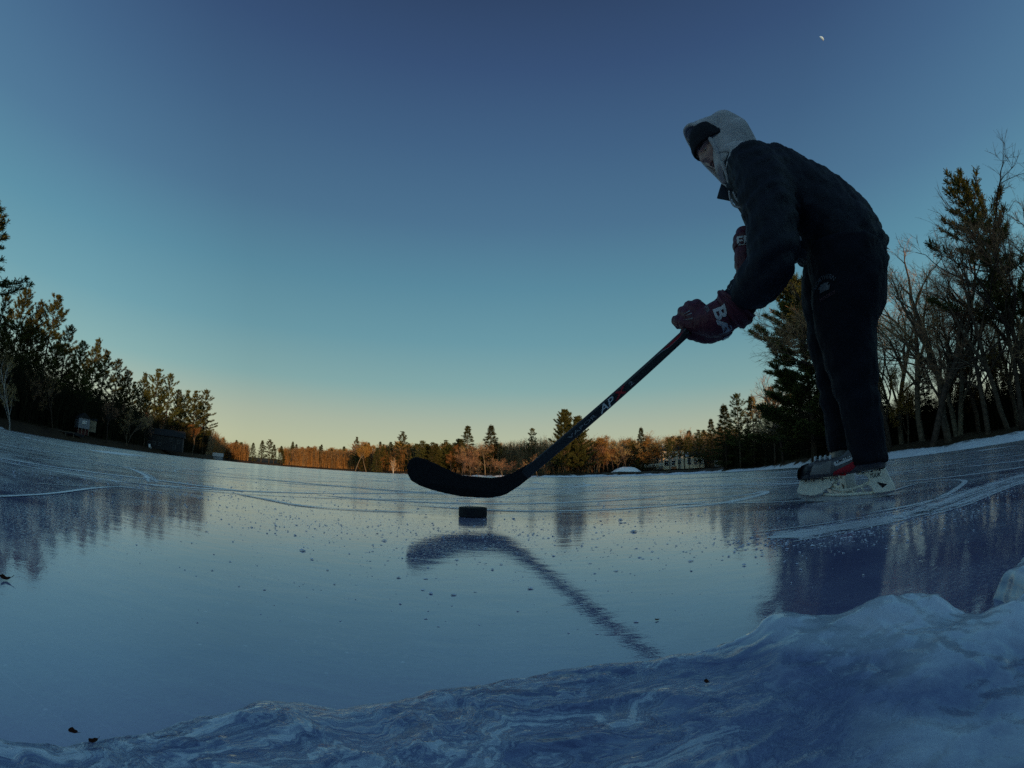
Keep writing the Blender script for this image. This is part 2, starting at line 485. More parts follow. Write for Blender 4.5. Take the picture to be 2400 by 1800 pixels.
def needle_tufts(S, rs, pos, axis, length, k, width, spread=.75):
    """k blades at every pos, fanned about axis"""
    n = len(pos)
    P = np.repeat(pos, k, 0); A = np.repeat(unit(axis), k, 0)
    d = unit(A + rs.normal(0, spread, (n * k, 3)))
    l = length * rs.uniform(.6, 1.25, (n * k, 1))
    side = unit(np.cross(d, rs.normal(0, 1, (n * k, 3)))) * width
    S.quads(P, P + d * l, side * .45, side)

def mesh_from(mb, name, mat):
    me = bpy.data.meshes.new(name)
    me.from_pydata([tuple(v) for v in mb.v], [], mb.f); me.update()
    me.materials.append(mat)
    me.polygons.foreach_set('use_smooth', [True] * len(me.polygons))
    return me

def make_pine(seed, H=20., crown0=.3, spreadw=.2, plume=1.0, layer=.75, lean=.0, dens=1.0, mat=None, tuft=.46, droop=0.0, irregular=.5, blade=.032):
    rs = np.random.RandomState(seed)
    mb = MB(); S = Soup()
    nseg = 9
    bend = rs.normal(0, .012 * H, (2,))
    def axis(t): return np.array([bend[0] * t * t + lean * H * t, bend[1] * t * t, H * t])
    r0 = H * .0125
    mb.tube([axis(i / nseg) for i in range(nseg + 1)], [r0 * (1.25 if i == 0 else 1) * (1 - .93 * i / nseg) + .01 for i in range(nseg + 1)], 7)
    z = H * crown0; wh = 0
    # dead stubs below the crown
    for _ in range(10):
        t = rs.uniform(crown0 * .5, crown0); a = rs.uniform(0, 2 * PI); p = axis(t); l = H * rs.uniform(.03, .09)
        d = np.array([math.cos(a), math.sin(a), rs.uniform(-.2, .15)])
        mb.tube([p, p + d * l], [.04, .012], 3, False)
    gap = rs.uniform(0, 2 * PI)
    while z < H * .985:
        t = (z - H * crown0) / (H * (1 - crown0))
        prof = (min(1, (t + .12) / .28) ** .6) * (1 - t) ** .85 + .045
        nb = rs.randint(4, 7)
        ph = rs.uniform(0, 2 * PI)
        wl = rs.uniform(1 - irregular, 1 + irregular * .8)
        for b in range(nb):
            a = ph + 2 * PI * b / nb + rs.normal(0, .2)
            Lb = H * spreadw * prof * wl * rs.uniform(.65, 1.2)
            if Lb < .25: Lb = .25
            up = -.12 - droop + 1.0 * t ** 1.6 * plume + rs.normal(0, .1)
            p0 = axis(z / H); h = np.array([math.cos(a), math.sin(a), 0])
            m = 5
            pts = []
            for i in range(m + 1):
                s = i / m
                pts.append(p0 + h * Lb * s * (1 - .12 * s * plume) + np.array([0, 0, Lb * (up * s + (.40 * plume) * s ** 2.6)]))
            br = .018 + Lb * .011
            mb.tube(pts, [br * (1 - .8 * i / m) for i in range(m + 1)], 3, False)
            pts = np.array(pts)
            # side shoots carrying the tufts
            ns = max(4, int(Lb / .26 * dens))
            ss = rs.uniform(.30, 1.0, ns) ** .75
            seg = np.minimum((ss * m).astype(int), m - 1); fr_ = ss * m - seg
            base = pts[seg] * (1 - fr_[:, None]) + pts[seg + 1] * fr_[:, None]
            tan = unit(pts[seg + 1] - pts[seg])
            lat = np.stack([-tan[:, 1], tan[:, 0], np.zeros(ns)], 1) * np.where(rs.rand(ns) < .5, 1, -1)[:, None]
            sl = Lb * .30 * (1.15 - ss)[:, None] * rs.uniform(.3, 1.2, (ns, 1))
            dirs = unit(tan * .8 + lat * .8 + np.array([0, 0, .28 * plume - droop]))
            tips = base + dirs * sl
            needle_tufts(S, rs, base, dirs, tuft * .9, 4, blade, .5)
            needle_tufts(S, rs, base * .4 + tips * .6, unit(dirs + np.array([0, 0, .25 * plume])), tuft, 5, blade, .55)
            needle_tufts(S, rs, tips, unit(dirs + np.array([0, 0, .45 * plume])), tuft * 1.05, 6, blade, .5)
            needle_tufts(S, rs, pts[-1:], unit(tan[-1:] + np.array([0, 0, .5 * plume])), tuft * 1.15, 8, blade, .4)
        z += layer * rs.uniform(.75, 1.3) * (1.05 - .45 * t)
    top = axis(1.0)
    needle_tufts(S, rs, np.array([top, top - [0, 0, .4], top - [0, 0, .8]]), np.array([[0, 0, 1.]] * 3), tuft * 1.1, 8, blade, .35)
    return mesh_from(mb, 'pine_trunk', PBARK), S.mesh('pine_crown', mat or PINE)

def make_bare(seed, H=17., levels=5, spread=.55, mat=BARK, twig=None, trunk0=.3, multi=1, lean=0., thick=.015, twigw=.010, leaves=None, ntw=4):
    rs = np.random.RandomState(seed)
    mb = MB(); S = Soup()
    tips = []
    def grow(p, d, l, r, lev):
        m = 4 if lev < 2 else 3
        pts = [p]; q = p.copy(); dd = d.copy()
        for i in range(m):
            dd = unit(dd + rs.normal(0, .10 + .03 * lev, 3) + np.array([0, 0, .07 if lev else .02]))
            q = q + dd * l / m; pts.append(q.copy())
        r1 = r * (.62 if lev else .70)
        if lev < levels - 1:
            mb.tube(pts, list(np.linspace(r, r1, m + 1)), 7 if lev == 0 else (5 if lev < 3 else 3), False)
        pts = np.array(pts)
        if lev >= levels - 2:
            k = ntw if lev == levels - 2 else ntw + 2
            s = rs.uniform(.15, 1, k); seg = np.minimum((s * m).astype(int), m - 1); fr_ = (s * m - seg)[:, None]
            base = pts[seg] * (1 - fr_) + pts[seg + 1] * fr_
            dirs = unit(unit(pts[seg + 1] - pts[seg]) + rs.normal(0, .55, (k, 3)) + np.array([0, 0, .25]))
            ln_ = l * rs.uniform(.35, .8, (k, 1))
            side = unit(np.cross(dirs, rs.normal(0, 1, (k, 3)))) * twigw
            S.quads(base, base + dirs * ln_, side, side * .5)
            # finer fork
            b2 = base + dirs * ln_ * rs.uniform(.3, .7, (k, 1)); d2 = unit(dirs + rs.normal(0, .6, (k, 3)))
            S.quads(b2, b2 + d2 * ln_ * .6, side * .7, side * .4)
            if lev == levels - 1:
                side2 = unit(np.cross(unit(pts[1:] - pts[:-1]), rs.normal(0, 1, (m, 3)))) * max(r * .5, twigw * 1.1)
                S.quads(pts[:-1], pts[1:], side2, side2 * .8)
            tips.extend(list(base + dirs * ln_))
            if lev == levels - 1: return
        nb = rs.randint(3, 5) if lev else rs.randint(5, 8)
        for b in range(nb):
            s = rs.uniform(.35, 1.0) if lev else rs.uniform(trunk0, 1.0)
            if b == 0: s = 1.0
            i = min(int(s * m), m - 1); f = s * m - i
            pp = pts[i] * (1 - f) + pts[i + 1] * f
            td = unit(pts[i + 1] - pts[i])
            ang = spread * rs.uniform(.5, 1.35) * (.35 if b == 0 else 1)
            lat = unit(np.cross(td, rs.normal(0, 1, 3)))
            nd = unit(td * math.cos(ang) + lat * math.sin(ang))
            grow(pp, nd, l * (rs.uniform(.5, .72) if lev else rs.uniform(.34, .52)), max(r1 * (rs.uniform(.55, .85) if b else .9), .010), lev + 1)
    for k in range(multi):
        a = rs.uniform(0, 2 * PI)
        off = np.array([math.cos(a), math.sin(a), 0]) * (.012 * H if multi > 1 else 0)
        d0 = unit(np.array([off[0] * .8 + lean, off[1] * .8, 1.]))
        grow(off * .6 + np.array([0, 0, -.1]), d0, H * rs.uniform(.5, .58), H * thick * (.75 if multi > 1 else 1), 0)
    if leaves is not None:
        T = np.array(tips); T = T[rs.rand(len(T)) < .9]
        k = 5
        P_ = np.repeat(T, k, 0) + rs.normal(0, .22, (len(T) * k, 3))
        d = unit(rs.normal(0, 1, (len(P_), 3))); sd_ = unit(np.cross(d, rs.normal(0, 1, (len(P_), 3)))) * .07
        S2 = Soup(); S2.quads(P_, P_ + d * .17, sd_ * .6, sd_)
        return mesh_from(mb, 'tree_trunk', mat), S.mesh('tree_twigs', twig or TWIG), S2.mesh('tree_leaves', leaves)
    return mesh_from(mb, 'tree_trunk', mat), S.mesh('tree_twigs', twig or TWIG)

def norm_h(pair, H):
    """scale meshes so that the tree is exactly H tall"""
    zmax = 0
    for me in pair:
        co = np.empty(len(me.vertices) * 3, np.float32); me.vertices.foreach_get('co', co)
        if len(co): zmax = max(zmax, co[2::3].max())
    for me in pair:
        me.transform(Matrix.Scale(H / zmax, 4))
    return pair

PROTO = {
    'pine': [norm_h(make_pine(21, 20, .24, .25, plume=.75, dens=1.35, layer=.62, tuft=.38, blade=.028), 20), norm_h(make_pine(22, 20, .30, .24, irregular=.65, layer=.72, plume=.8, dens=1.3, tuft=.38, blade=.028), 20), norm_h(make_pine(23, 20, .2, .28, irregular=.6, layer=.7, plume=.65, dens=1.35, tuft=.38, blade=.028), 20), norm_h(make_pine(24, 20, .32, .20, irregular=.55, layer=.65, plume=.85, dens=1.3, tuft=.38, blade=.028), 20)],
    'tallpine': [norm_h(make_pine(31, 20, .42, .23, irregular=.75, lean=.03, layer=.85, dens=1.3, plume=.7), 20)],
    'fullpine': [norm_h(make_pine(41, 20, .13, .34, layer=.46, plume=.7, dens=2.5, tuft=.42, blade=.028, irregular=.5), 20)],
    'spruce': [norm_h(make_pine(51, 17, .10, .20, plume=.25, layer=.55, droop=.12, mat=SPRUCE, irregular=.25), 17), norm_h(make_pine(52, 17, .2, .17, plume=.35, layer=.6, droop=.08, mat=SPRUCE, irregular=.35), 17)],
    'bare': [norm_h(make_bare(61, 17, spread=.7, trunk0=.3), 17), norm_h(make_bare(62, 17, spread=.5, lean=.06), 17), norm_h(make_bare(63, 17, spread=.75, trunk0=.4), 17), norm_h(make_bare(64, 17, spread=.55, trunk0=.5, lean=-.05), 17), norm_h(make_bare(65, 17, spread=.65, trunk0=.25, multi=2), 17)],
    'oak': [norm_h(make_bare(71, 14, levels=5, spread=.6, leaves=OAK, trunk0=.25), 14), norm_h(make_bare(72, 14, levels=5, spread=.5, leaves=OAK, trunk0=.3), 14)],
    'birch': [norm_h(make_bare(81, 12, levels=5, spread=.5, mat=BIRCH, multi=4, thick=.013, ntw=4), 12)],
    'leanbirch': [norm_h(make_bare(84, 11, levels=5, spread=.55, mat=BIRCH, lean=.62, thick=.012, ntw=3, trunk0=.3), 11)],
    'snag': [norm_h(make_bare(86, 12, levels=5, spread=.75, mat=BARK, lean=.08, thick=.013, ntw=3, trunk0=.4), 12)],
}
PH = {'pine': 20, 'tallpine': 20, 'fullpine': 20, 'spruce': 17, 'bare': 17, 'oak': 14, 'birch': 12, 'leanbirch': 11, 'snag': 12}
TNAME = {'pine': 'pine_tree', 'tallpine': 'pine_tree', 'fullpine': 'pine_tree', 'spruce': 'spruce_tree', 'bare': 'bare_tree', 'oak': 'oak_tree', 'birch': 'birch_tree', 'leanbirch': 'birch_tree', 'snag': 'bare_tree'}

def gz(az, d):
    x, y, _ = polar(az, d)
    return float(ground_h(np.array([d - float(shore_r(az))]), np.array([az]), np.array([x]), np.array([y]))[0])

def tree(kind, az, d, H, label, group=None, var=None, rz=None, wide=1.0):
    x, y, _ = polar(az, d)
    z = gz(az, d)
    t = empty(TNAME[kind], (x, y, z - .15), rnd.uniform(0, 2 * PI) if rz is None else rz, label, 'tree', group)
    s = H / PH[kind]
    t.scale = (s * wide, s * wide, s)
    opts = PROTO[kind]
    pr = opts[(rnd.randrange(len(opts)) if var is None else var) % len(opts)]
    for nm, me in zip(('trunk', 'crown', 'leaves'), pr):
        o = bpy.data.objects.new(nm, me); col.objects.link(o); o.parent = t
    return t

ORD = ['first', 'second', 'third', 'fourth', 'fifth', 'sixth', 'seventh', 'eighth', 'ninth', 'tenth', 'eleventh', 'twelfth', 'thirteenth', 'fourteenth', 'fifteenth',
       'sixteenth', 'seventeenth', 'eighteenth', 'nineteenth', 'twentieth', 'twenty-first', 'twenty-second', 'twenty-third', 'twenty-fourth', 'twenty-fifth', 'twenty-sixth', 'twenty-seventh', 'twenty-eighth', 'twenty-ninth', 'thirtieth']

# the near shore on the skater's far side of the lake: tall white pines
tree('pine', -73.0, 55, 21.5, 'huge golden-tipped pine cut by the picture edge, nearest of the shaded pine stand', var=2, wide=1.35)
lp = [(-67.4, 77, 17), (-64.9, 85, 20.5), (-62.8, 86, 20), (-60.7, 88, 22), (-58.3, 95, 19.5), (-56.2, 102, 18.5), (-54.3, 115, 22), (-52.9, 114, 19.5), (-51.1, 127, 20),
      (-49.8, 128, 18), (-47.7, 138, 20), (-46.0, 139, 22), (-44.2, 143, 22), (-43.0, 150, 19), (-41.9, 156, 20), (-40.8, 158, 20.5), (-39.4, 168, 23)]
# second row, mostly hidden between the first
lp2 = [(-69.8, 74, 15), (-66.2, 88, 17), (-63.6, 92, 17), (-61.6, 97, 17), (-59.4, 100, 17), (-57.2, 108, 16), (-55.1, 118, 17), (-50.4, 134, 16.5), (-48.8, 140, 17), (-46.9, 150, 18), (-45.1, 154, 18), (-42.5, 162, 17), (-40.1, 172, 18)]
for k, (a, d, h) in enumerate(lp):
    tree('pine', a, d, h, 'tall pine in the shaded stand beyond the tracked ice, %s from the picture edge' % ORD[k], 'pines standing along the shaded shore', var=k * 3 + 1, wide=1.05 if k < 16 else 1.2)
for k, (a, d, h) in enumerate(lp2):
    tree('pine', a, d, h, 'lower pine in the back row of the shaded shore stand, %s from the picture edge' % ORD[k], 'pines in the back row of the shaded shore', var=k + 2)
tree('leanbirch', -63.9, 63, 9.0, 'pale birch leaning over the shaded shore beside the tracked ice', rz=R(-20))
tree('snag', -51.6, 100, 11, 'bare grey tree with crooked limbs in front of the shaded pines', rz=R(40))
for k, (a, d, h) in enumerate([(-68.6, 62, 8), (-66.4, 66, 7), (-61.6, 78, 9), (-58.5, 84, 8), (-49, 112, 9), (-46.8, 128, 9), (-44.8, 132, 8), (-42.8, 142, 8)]):
    tree('bare', a, d, h, 'small bare tree in shadow under the shore pines, %s from the picture edge' % ORD[k], 'small bare trees under the shaded pines', var=k)
tree('oak', -40.6, 152, 10, 'rust-coloured bushy tree at the tip of the shaded shore pines', var=1)

# skater's side: pines and bare hardwoods close to the snowy bank
tree('fullpine', 38.6, 50, 20.5, 'big full pine with a sunlit crown directly behind the skater', var=0, rz=R(30), wide=1.25)
tree('tallpine', 65.2, 38.5, 20.6, 'tall dark pine rising above the bare trees beyond the snowy bank', rz=R(200), wide=1.0)
tree('tallpine', 66.9, 39.5, 19.6, 'slimmer second pine beside the tall dark one among bare trees', rz=R(80), wide=.8)
rp = [(27.4, 117, 17), (29.2, 112, 18.5), (31.0, 107, 17), (33.6, 93, 16), (36.4, 74, 14)]
for k, (a, d, h) in enumerate(rp):
    tree('spruce' if k % 2 == 0 else 'pine', a, d, h, 'dark conifer between the pale house and the skater, %s from the house' % ORD[k], 'dark conifers between house and skater', var=k, wide=1.2)
for k, (a, d, h) in enumerate([(32.4, 104, 19), (34.6, 82, 16.5), (36.0, 78, 15)]):
    tree('bare', a, d, h, 'bare tree among the dark conifers beside the skater, %s from the house' % ORD[k], 'bare trees among the dark conifers', var=k + 1)
rb = [(45.4, 46, 13.5), (46.8, 50, 14), (48.3, 44, 13), (49.8, 48, 15), (51.2, 41, 16), (52.4, 45, 14.5), (53.6, 40, 15), (54.5, 43, 16.5), (55.8, 41, 17), (57.0, 44, 15), (58.4, 42, 17), (59.6, 46, 16),
      (60.8, 41, 14.5), (62.0, 44, 16), (63.4, 41, 15.5), (64.6, 46, 15), (66.2, 41, 16.5), (67.8, 42, 17.5), (69.4, 41, 18), (71.2, 41, 19.5), (72.8, 42, 19.5), (74.5, 40, 18)]
rb = [q for i, q in enumerate(rb) if i % 3 != 1]
for k, (a, d, h) in enumerate(rb):
    tree('bare', a, d, h * (1.15 if a < 59 else .9), 'leafless grey hardwood on the snowy bank, %s counting away from the skater' % ORD[k], 'leafless hardwoods on the snowy bank', var=k * 3 + 1, wide=1.3)
rb2 = [(46.0, 60, 13), (50.0, 62, 14), (56.0, 60, 14.5), (63.0, 60, 15), (69.0, 60, 15)]
for k, (a, d, h) in enumerate(rb2):
    tree('bare', a, d, h * 1.15, 'leafless tree in the row behind the snowy bank hardwoods, %s counting from the skater' % ORD[k], 'back row of leafless trees', var=k * 3)
for k, (a, d, h) in enumerate([(50.6, 47, 7.5), (55.2, 50, 9), (57.6, 48, 8), (60.4, 52, 8.5), (65.4, 50, 7.5), (69.0, 47, 7)]):
    tree('oak', a, d, h, 'rusty young oak holding dead leaves among bare trunks, %s counting from the skater' % ORD[k], 'young oaks with dead leaves on the bank', var=k)
for k, (a, d, h) in enumerate([(44.4, 52, 9), (47.6, 56, 8), (53.2, 54, 9), (59.2, 55, 9), (62.8, 54, 8.5), (67.2, 53, 9)]):
    tree('spruce', a, d, h, 'young dark spruce under the bare hardwoods, %s counting from the skater' % ORD[k], 'young spruces under the bare hardwoods', var=k)

# far shore
far_named = [('spruce', -32.9, 356, 15, 'dark conifer at the outer edge of the promontory clump'), ('spruce', -31.8, 352, 17, 'pointed dark conifer in the promontory clump'), ('pine', -30.8, 352, 18.5, 'open-topped dark pine rising from the promontory clump'),
             ('spruce', -30.2, 346, 14.5, 'broad dark conifer at the water side of the promontory clump'), ('spruce', -29.3, 350, 14.5, 'lowest dark conifer at the sunny end of the promontory clump'),
             ('spruce', -27.9, 350, 18, 'narrow sunlit spruce just past the dark promontory clump'), ('spruce', -24.2, 345, 17.5, 'slender far spruce topping the rusty trees mid shore'),
             ('pine', -19.8, 300, 22, 'tall twin-topped pine over the orange far shore'), ('spruce', -18.2, 302, 18, 'orange-trunked conifer beside the tall twin-topped pine'), ('spruce', -16.7, 290, 18, 'dark conifer between the twin-topped pine and the white birch'),
             ('pine', -13.9, 240, 21.5, 'broad pine with a high rounded crown near the stick blade tip'), ('spruce', -5.7, 206, 22, 'broad cone-shaped pine above the stick blade, nearer the blade tip'), ('spruce', -2.6, 194, 21.5, 'broad cone-shaped pine above the stick blade, nearer the shaft'),
             ('pine', 2.6, 176, 18, 'pine with open branches just beside the lower stick shaft'), ('fullpine', 6.8, 150, 22, 'great rounded pine crossed by the stick shaft'), ('fullpine', 8.5, 152, 20, 'second crown of the great pine beyond the stick shaft'),
             ('spruce', 16.6, 162, 16.5, 'dark pointed spruce over the orange trees beside the pale house'), ('spruce', 25.6, 152, 17, 'slim dark spruce standing past the pale house'), ('pine', 24.0, 160, 14, 'smaller pine leaning to the slim spruce past the pale house')]
for k, (kd, a, d, h, lab) in enumerate(far_named):
    tree(kd, a, d, h, lab, var=k, wide=1.35 if kd == 'spruce' and h > 21 else (1.3 if -34 < a < -28.5 else 1.0))
tree('birch', -14.95, 234, 9.5, 'bright white birch clump at the sunlit edge of the far shore', wide=.9)
for k, (a, d, h) in enumerate([(20.1, 152, 11.5), (21.4, 153, 12), (22.7, 152, 11.5)]):
    tree('tallpine', a, d, h, 'flat-topped dark pine screening the pale house, %s from the stick' % ORD[k], 'flat-topped pines in front of the pale house', wide=1.15, var=0)
segs = [(-38.6, -33.6, 372, 400, 11, 'far brown tree between the shaded pines and the dark promontory', 'far trees before the promontory', ['bare', 'oak', 'spruce', 'oak', 'pine'], (12, 18)),
        (-28.8, -20.2, 343, 375, 34, 'sunlit rusty tree on the far shore between promontory and twin-topped pine', 'rusty trees on the far shore', ['oak', 'bare', 'oak', 'pine', 'oak', 'spruce'], (11, 17)),
        (-20.0, -12.5, 250, 310, 24, 'orange-lit tree on the far shore near the white birch', 'orange-lit trees on the far shore', ['oak', 'pine', 'bare', 'oak', 'spruce'], (12, 18)),
        (-12.5, -6.5, 205, 240, 18, 'green-gold tree massed behind the stick blade tip', 'green-gold trees behind the blade', ['pine', 'fullpine', 'oak', 'pine'], (13, 17)),
        (-6.5, 5.5, 185, 215, 28, 'grey bare tree in the shaded wood behind the stick blade', 'bare trees behind the stick blade', ['bare', 'bare', 'oak', 'bare'], (10, 14.5)),
        (9.5, 18.4, 158, 178, 24, 'orange-topped leafless tree between the stick shaft and the pale house', 'orange-topped trees near the pale house', ['oak', 'bare', 'bare', 'oak'], (10.5, 14)),
        (18.8, 27.0, 178, 200, 16, 'tree rising behind the pale house roof', 'trees behind the pale house', ['bare', 'oak', 'bare', 'spruce'], (13, 17))]
for (a0, a1, d0, d1, n, lab, grp, kinds, hs) in segs:
    for k in range(n):
        a = a0 + (a1 - a0) * (k + rnd.uniform(.15, .85)) / n
        tree(kinds[k % len(kinds)], a, rnd.uniform(d0, d1), rnd.uniform(*hs), lab, grp, wide=rnd.uniform(1.0, 1.5))
# waterside saplings on the near-ahead bank
for k in range(16):
    tree('bare', -5 + k * 1.05 + rnd.uniform(-.3, .3), 152 + 26 * max(0, (6 - k)) / 6 + rnd.uniform(0, 6), rnd.uniform(6.5, 9.5), 'thin bare sapling on the shaded bank under the stick', 'thin bare saplings on the shaded bank', var=k)

# the brushy wood behind the single trees: reads as one mass
def brush(name, spans, mat, seed, h0=4, h1=9, dens=9, w=.06):
    rs = np.random.RandomState(seed); S = Soup()
    for (a0, a1, o0, o1) in spans:
        n = int(abs(a1 - a0) * dens * 12)
        a = rs.uniform(a0, a1, n); off = rs.uniform(o0, o1, n)
        d = shore_r(a) + off
        x = d * np.sin(np.radians(a)); y = d * np.cos(np.radians(a)); z = ground_h(off, a, x, y)
        base = np.stack([x, y, z - .2], 1)
        h = rs.uniform(h0, h1, (n, 1)); sc_ = (d / 120)[:, None]
        dirv = unit(np.stack([rs.normal(0, .12, n), rs.normal(0, .12, n), np.ones(n)], 1))
        side = unit(np.stack([np.cos(np.radians(a)), -np.sin(np.radians(a)), np.zeros(n)], 1) + rs.normal(0, .4, (n, 3))) * w * np.maximum(sc_, .5)
        S.quads(base, base + dirv * h, side, side * .4)
        k = 16
        P_ = np.repeat(base + dirv * h * .15, k, 0) + np.repeat(dirv * h, k, 0) * rs.uniform(.0, .9, (n * k, 1))
        dv = unit(rs.normal(0, .6, (n * k, 3)) + np.array([0, 0, .6])); sv = unit(np.cross(dv, rs.normal(0, 1, (n * k, 3)))) * np.repeat(w * .5 * np.maximum(sc_, .5), k, 0)
        S.quads(P_, P_ + dv * rs.uniform(.8, 2.2, (n * k, 1)), sv, sv * .4)
    me = S.mesh(name, mat)
    o = bpy.data.objects.new(name, me); col.objects.link(o)
    return o
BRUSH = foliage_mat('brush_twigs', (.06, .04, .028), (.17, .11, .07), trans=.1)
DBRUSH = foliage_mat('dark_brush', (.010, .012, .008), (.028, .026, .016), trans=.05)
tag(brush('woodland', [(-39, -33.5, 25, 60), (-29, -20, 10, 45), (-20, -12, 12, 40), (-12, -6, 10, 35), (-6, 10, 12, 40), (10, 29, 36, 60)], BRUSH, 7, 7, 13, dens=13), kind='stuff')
SUNBRUSH = foliage_mat('sunlit_brush', (.10, .055, .02), (.30, .17, .06), trans=.15)  # brown-leaved brush with the orange sunlight worked into its colour
tag(brush('woodland', [(-38, -33.5, 20, 50), (-29, -20, 8, 40), (-20, -12.5, 8, 36)], SUNBRUSH, 17, 6, 13, dens=12), kind='stuff')
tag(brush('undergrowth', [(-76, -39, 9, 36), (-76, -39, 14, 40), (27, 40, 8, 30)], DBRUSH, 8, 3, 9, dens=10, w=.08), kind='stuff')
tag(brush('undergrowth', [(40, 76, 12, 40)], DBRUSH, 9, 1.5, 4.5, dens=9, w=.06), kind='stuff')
# ------------------------------------------------------------------ skate tracks: snow scraped up on the ice
def catmull(pts, n):
    P_ = np.array(pts, float); P_ = np.vstack([2 * P_[0] - P_[1], P_, 2 * P_[-1] - P_[-2]])
    out = []
    for i in range(1, len(P_) - 2):
        p0, p1, p2, p3 = P_[i - 1:i + 3]
        for t in np.linspace(0, 1, n, endpoint=False):
            out.append(.5 * ((2 * p1) + (-p0 + p2) * t + (2 * p0 - 5 * p1 + 4 * p2 - p3) * t * t + (-p0 + 3 * p1 - 3 * p2 + p3) * t ** 3))
    out.append(P_[-2])
    return np.array(out)

m, nt, out = new_mat('scraped_snow')
uv = N(nt, 'ShaderNodeUVMap'); tc = N(nt, 'ShaderNodeTexCoord')
su = N(nt, 'ShaderNodeSeparateXYZ'); L(nt, uv.outputs[0], su.inputs[0])
n1 = noise(nt, tc.outputs['Object'], 34, 7, .8); n2 = noise(nt, tc.outputs['Object'], 9, 4, .6)
edge = math_n(nt, 'SUBTRACT', 1.0, math_n(nt, 'ABSOLUTE', math_n(nt, 'MULTIPLY_ADD', su.outputs['Y'], 2, -1)))
edge = math_n(nt, 'POWER', edge, 1.3)
a = math_n(nt, 'ADD', math_n(nt, 'MULTIPLY', n1.outputs['Fac'], 1.7), math_n(nt, 'MULTIPLY', n2.outputs['Fac'], 1.0))
a = math_n(nt, 'ADD', math_n(nt, 'ADD', a, math_n(nt, 'MULTIPLY', edge, .85)), math_n(nt, 'MULTIPLY', su.outputs['X'], .55))
al = ramp(nt, [(.80, 0), (.97, .9)], math_n(nt, 'MULTIPLY', a, .48))
fs = frost_shader(nt, (.90, .92, .96), .4, .85)
tr = N(nt, 'ShaderNodeBsdfTransparent'); mx = N(nt, 'ShaderNodeMixShader')
L(nt, al.outputs[0], mx.inputs[0]); L(nt, tr.outputs[0], mx.inputs[1]); L(nt, fs, mx.inputs[2]); L(nt, mx.outputs[0], out.inputs['Surface'])
TRACK = m

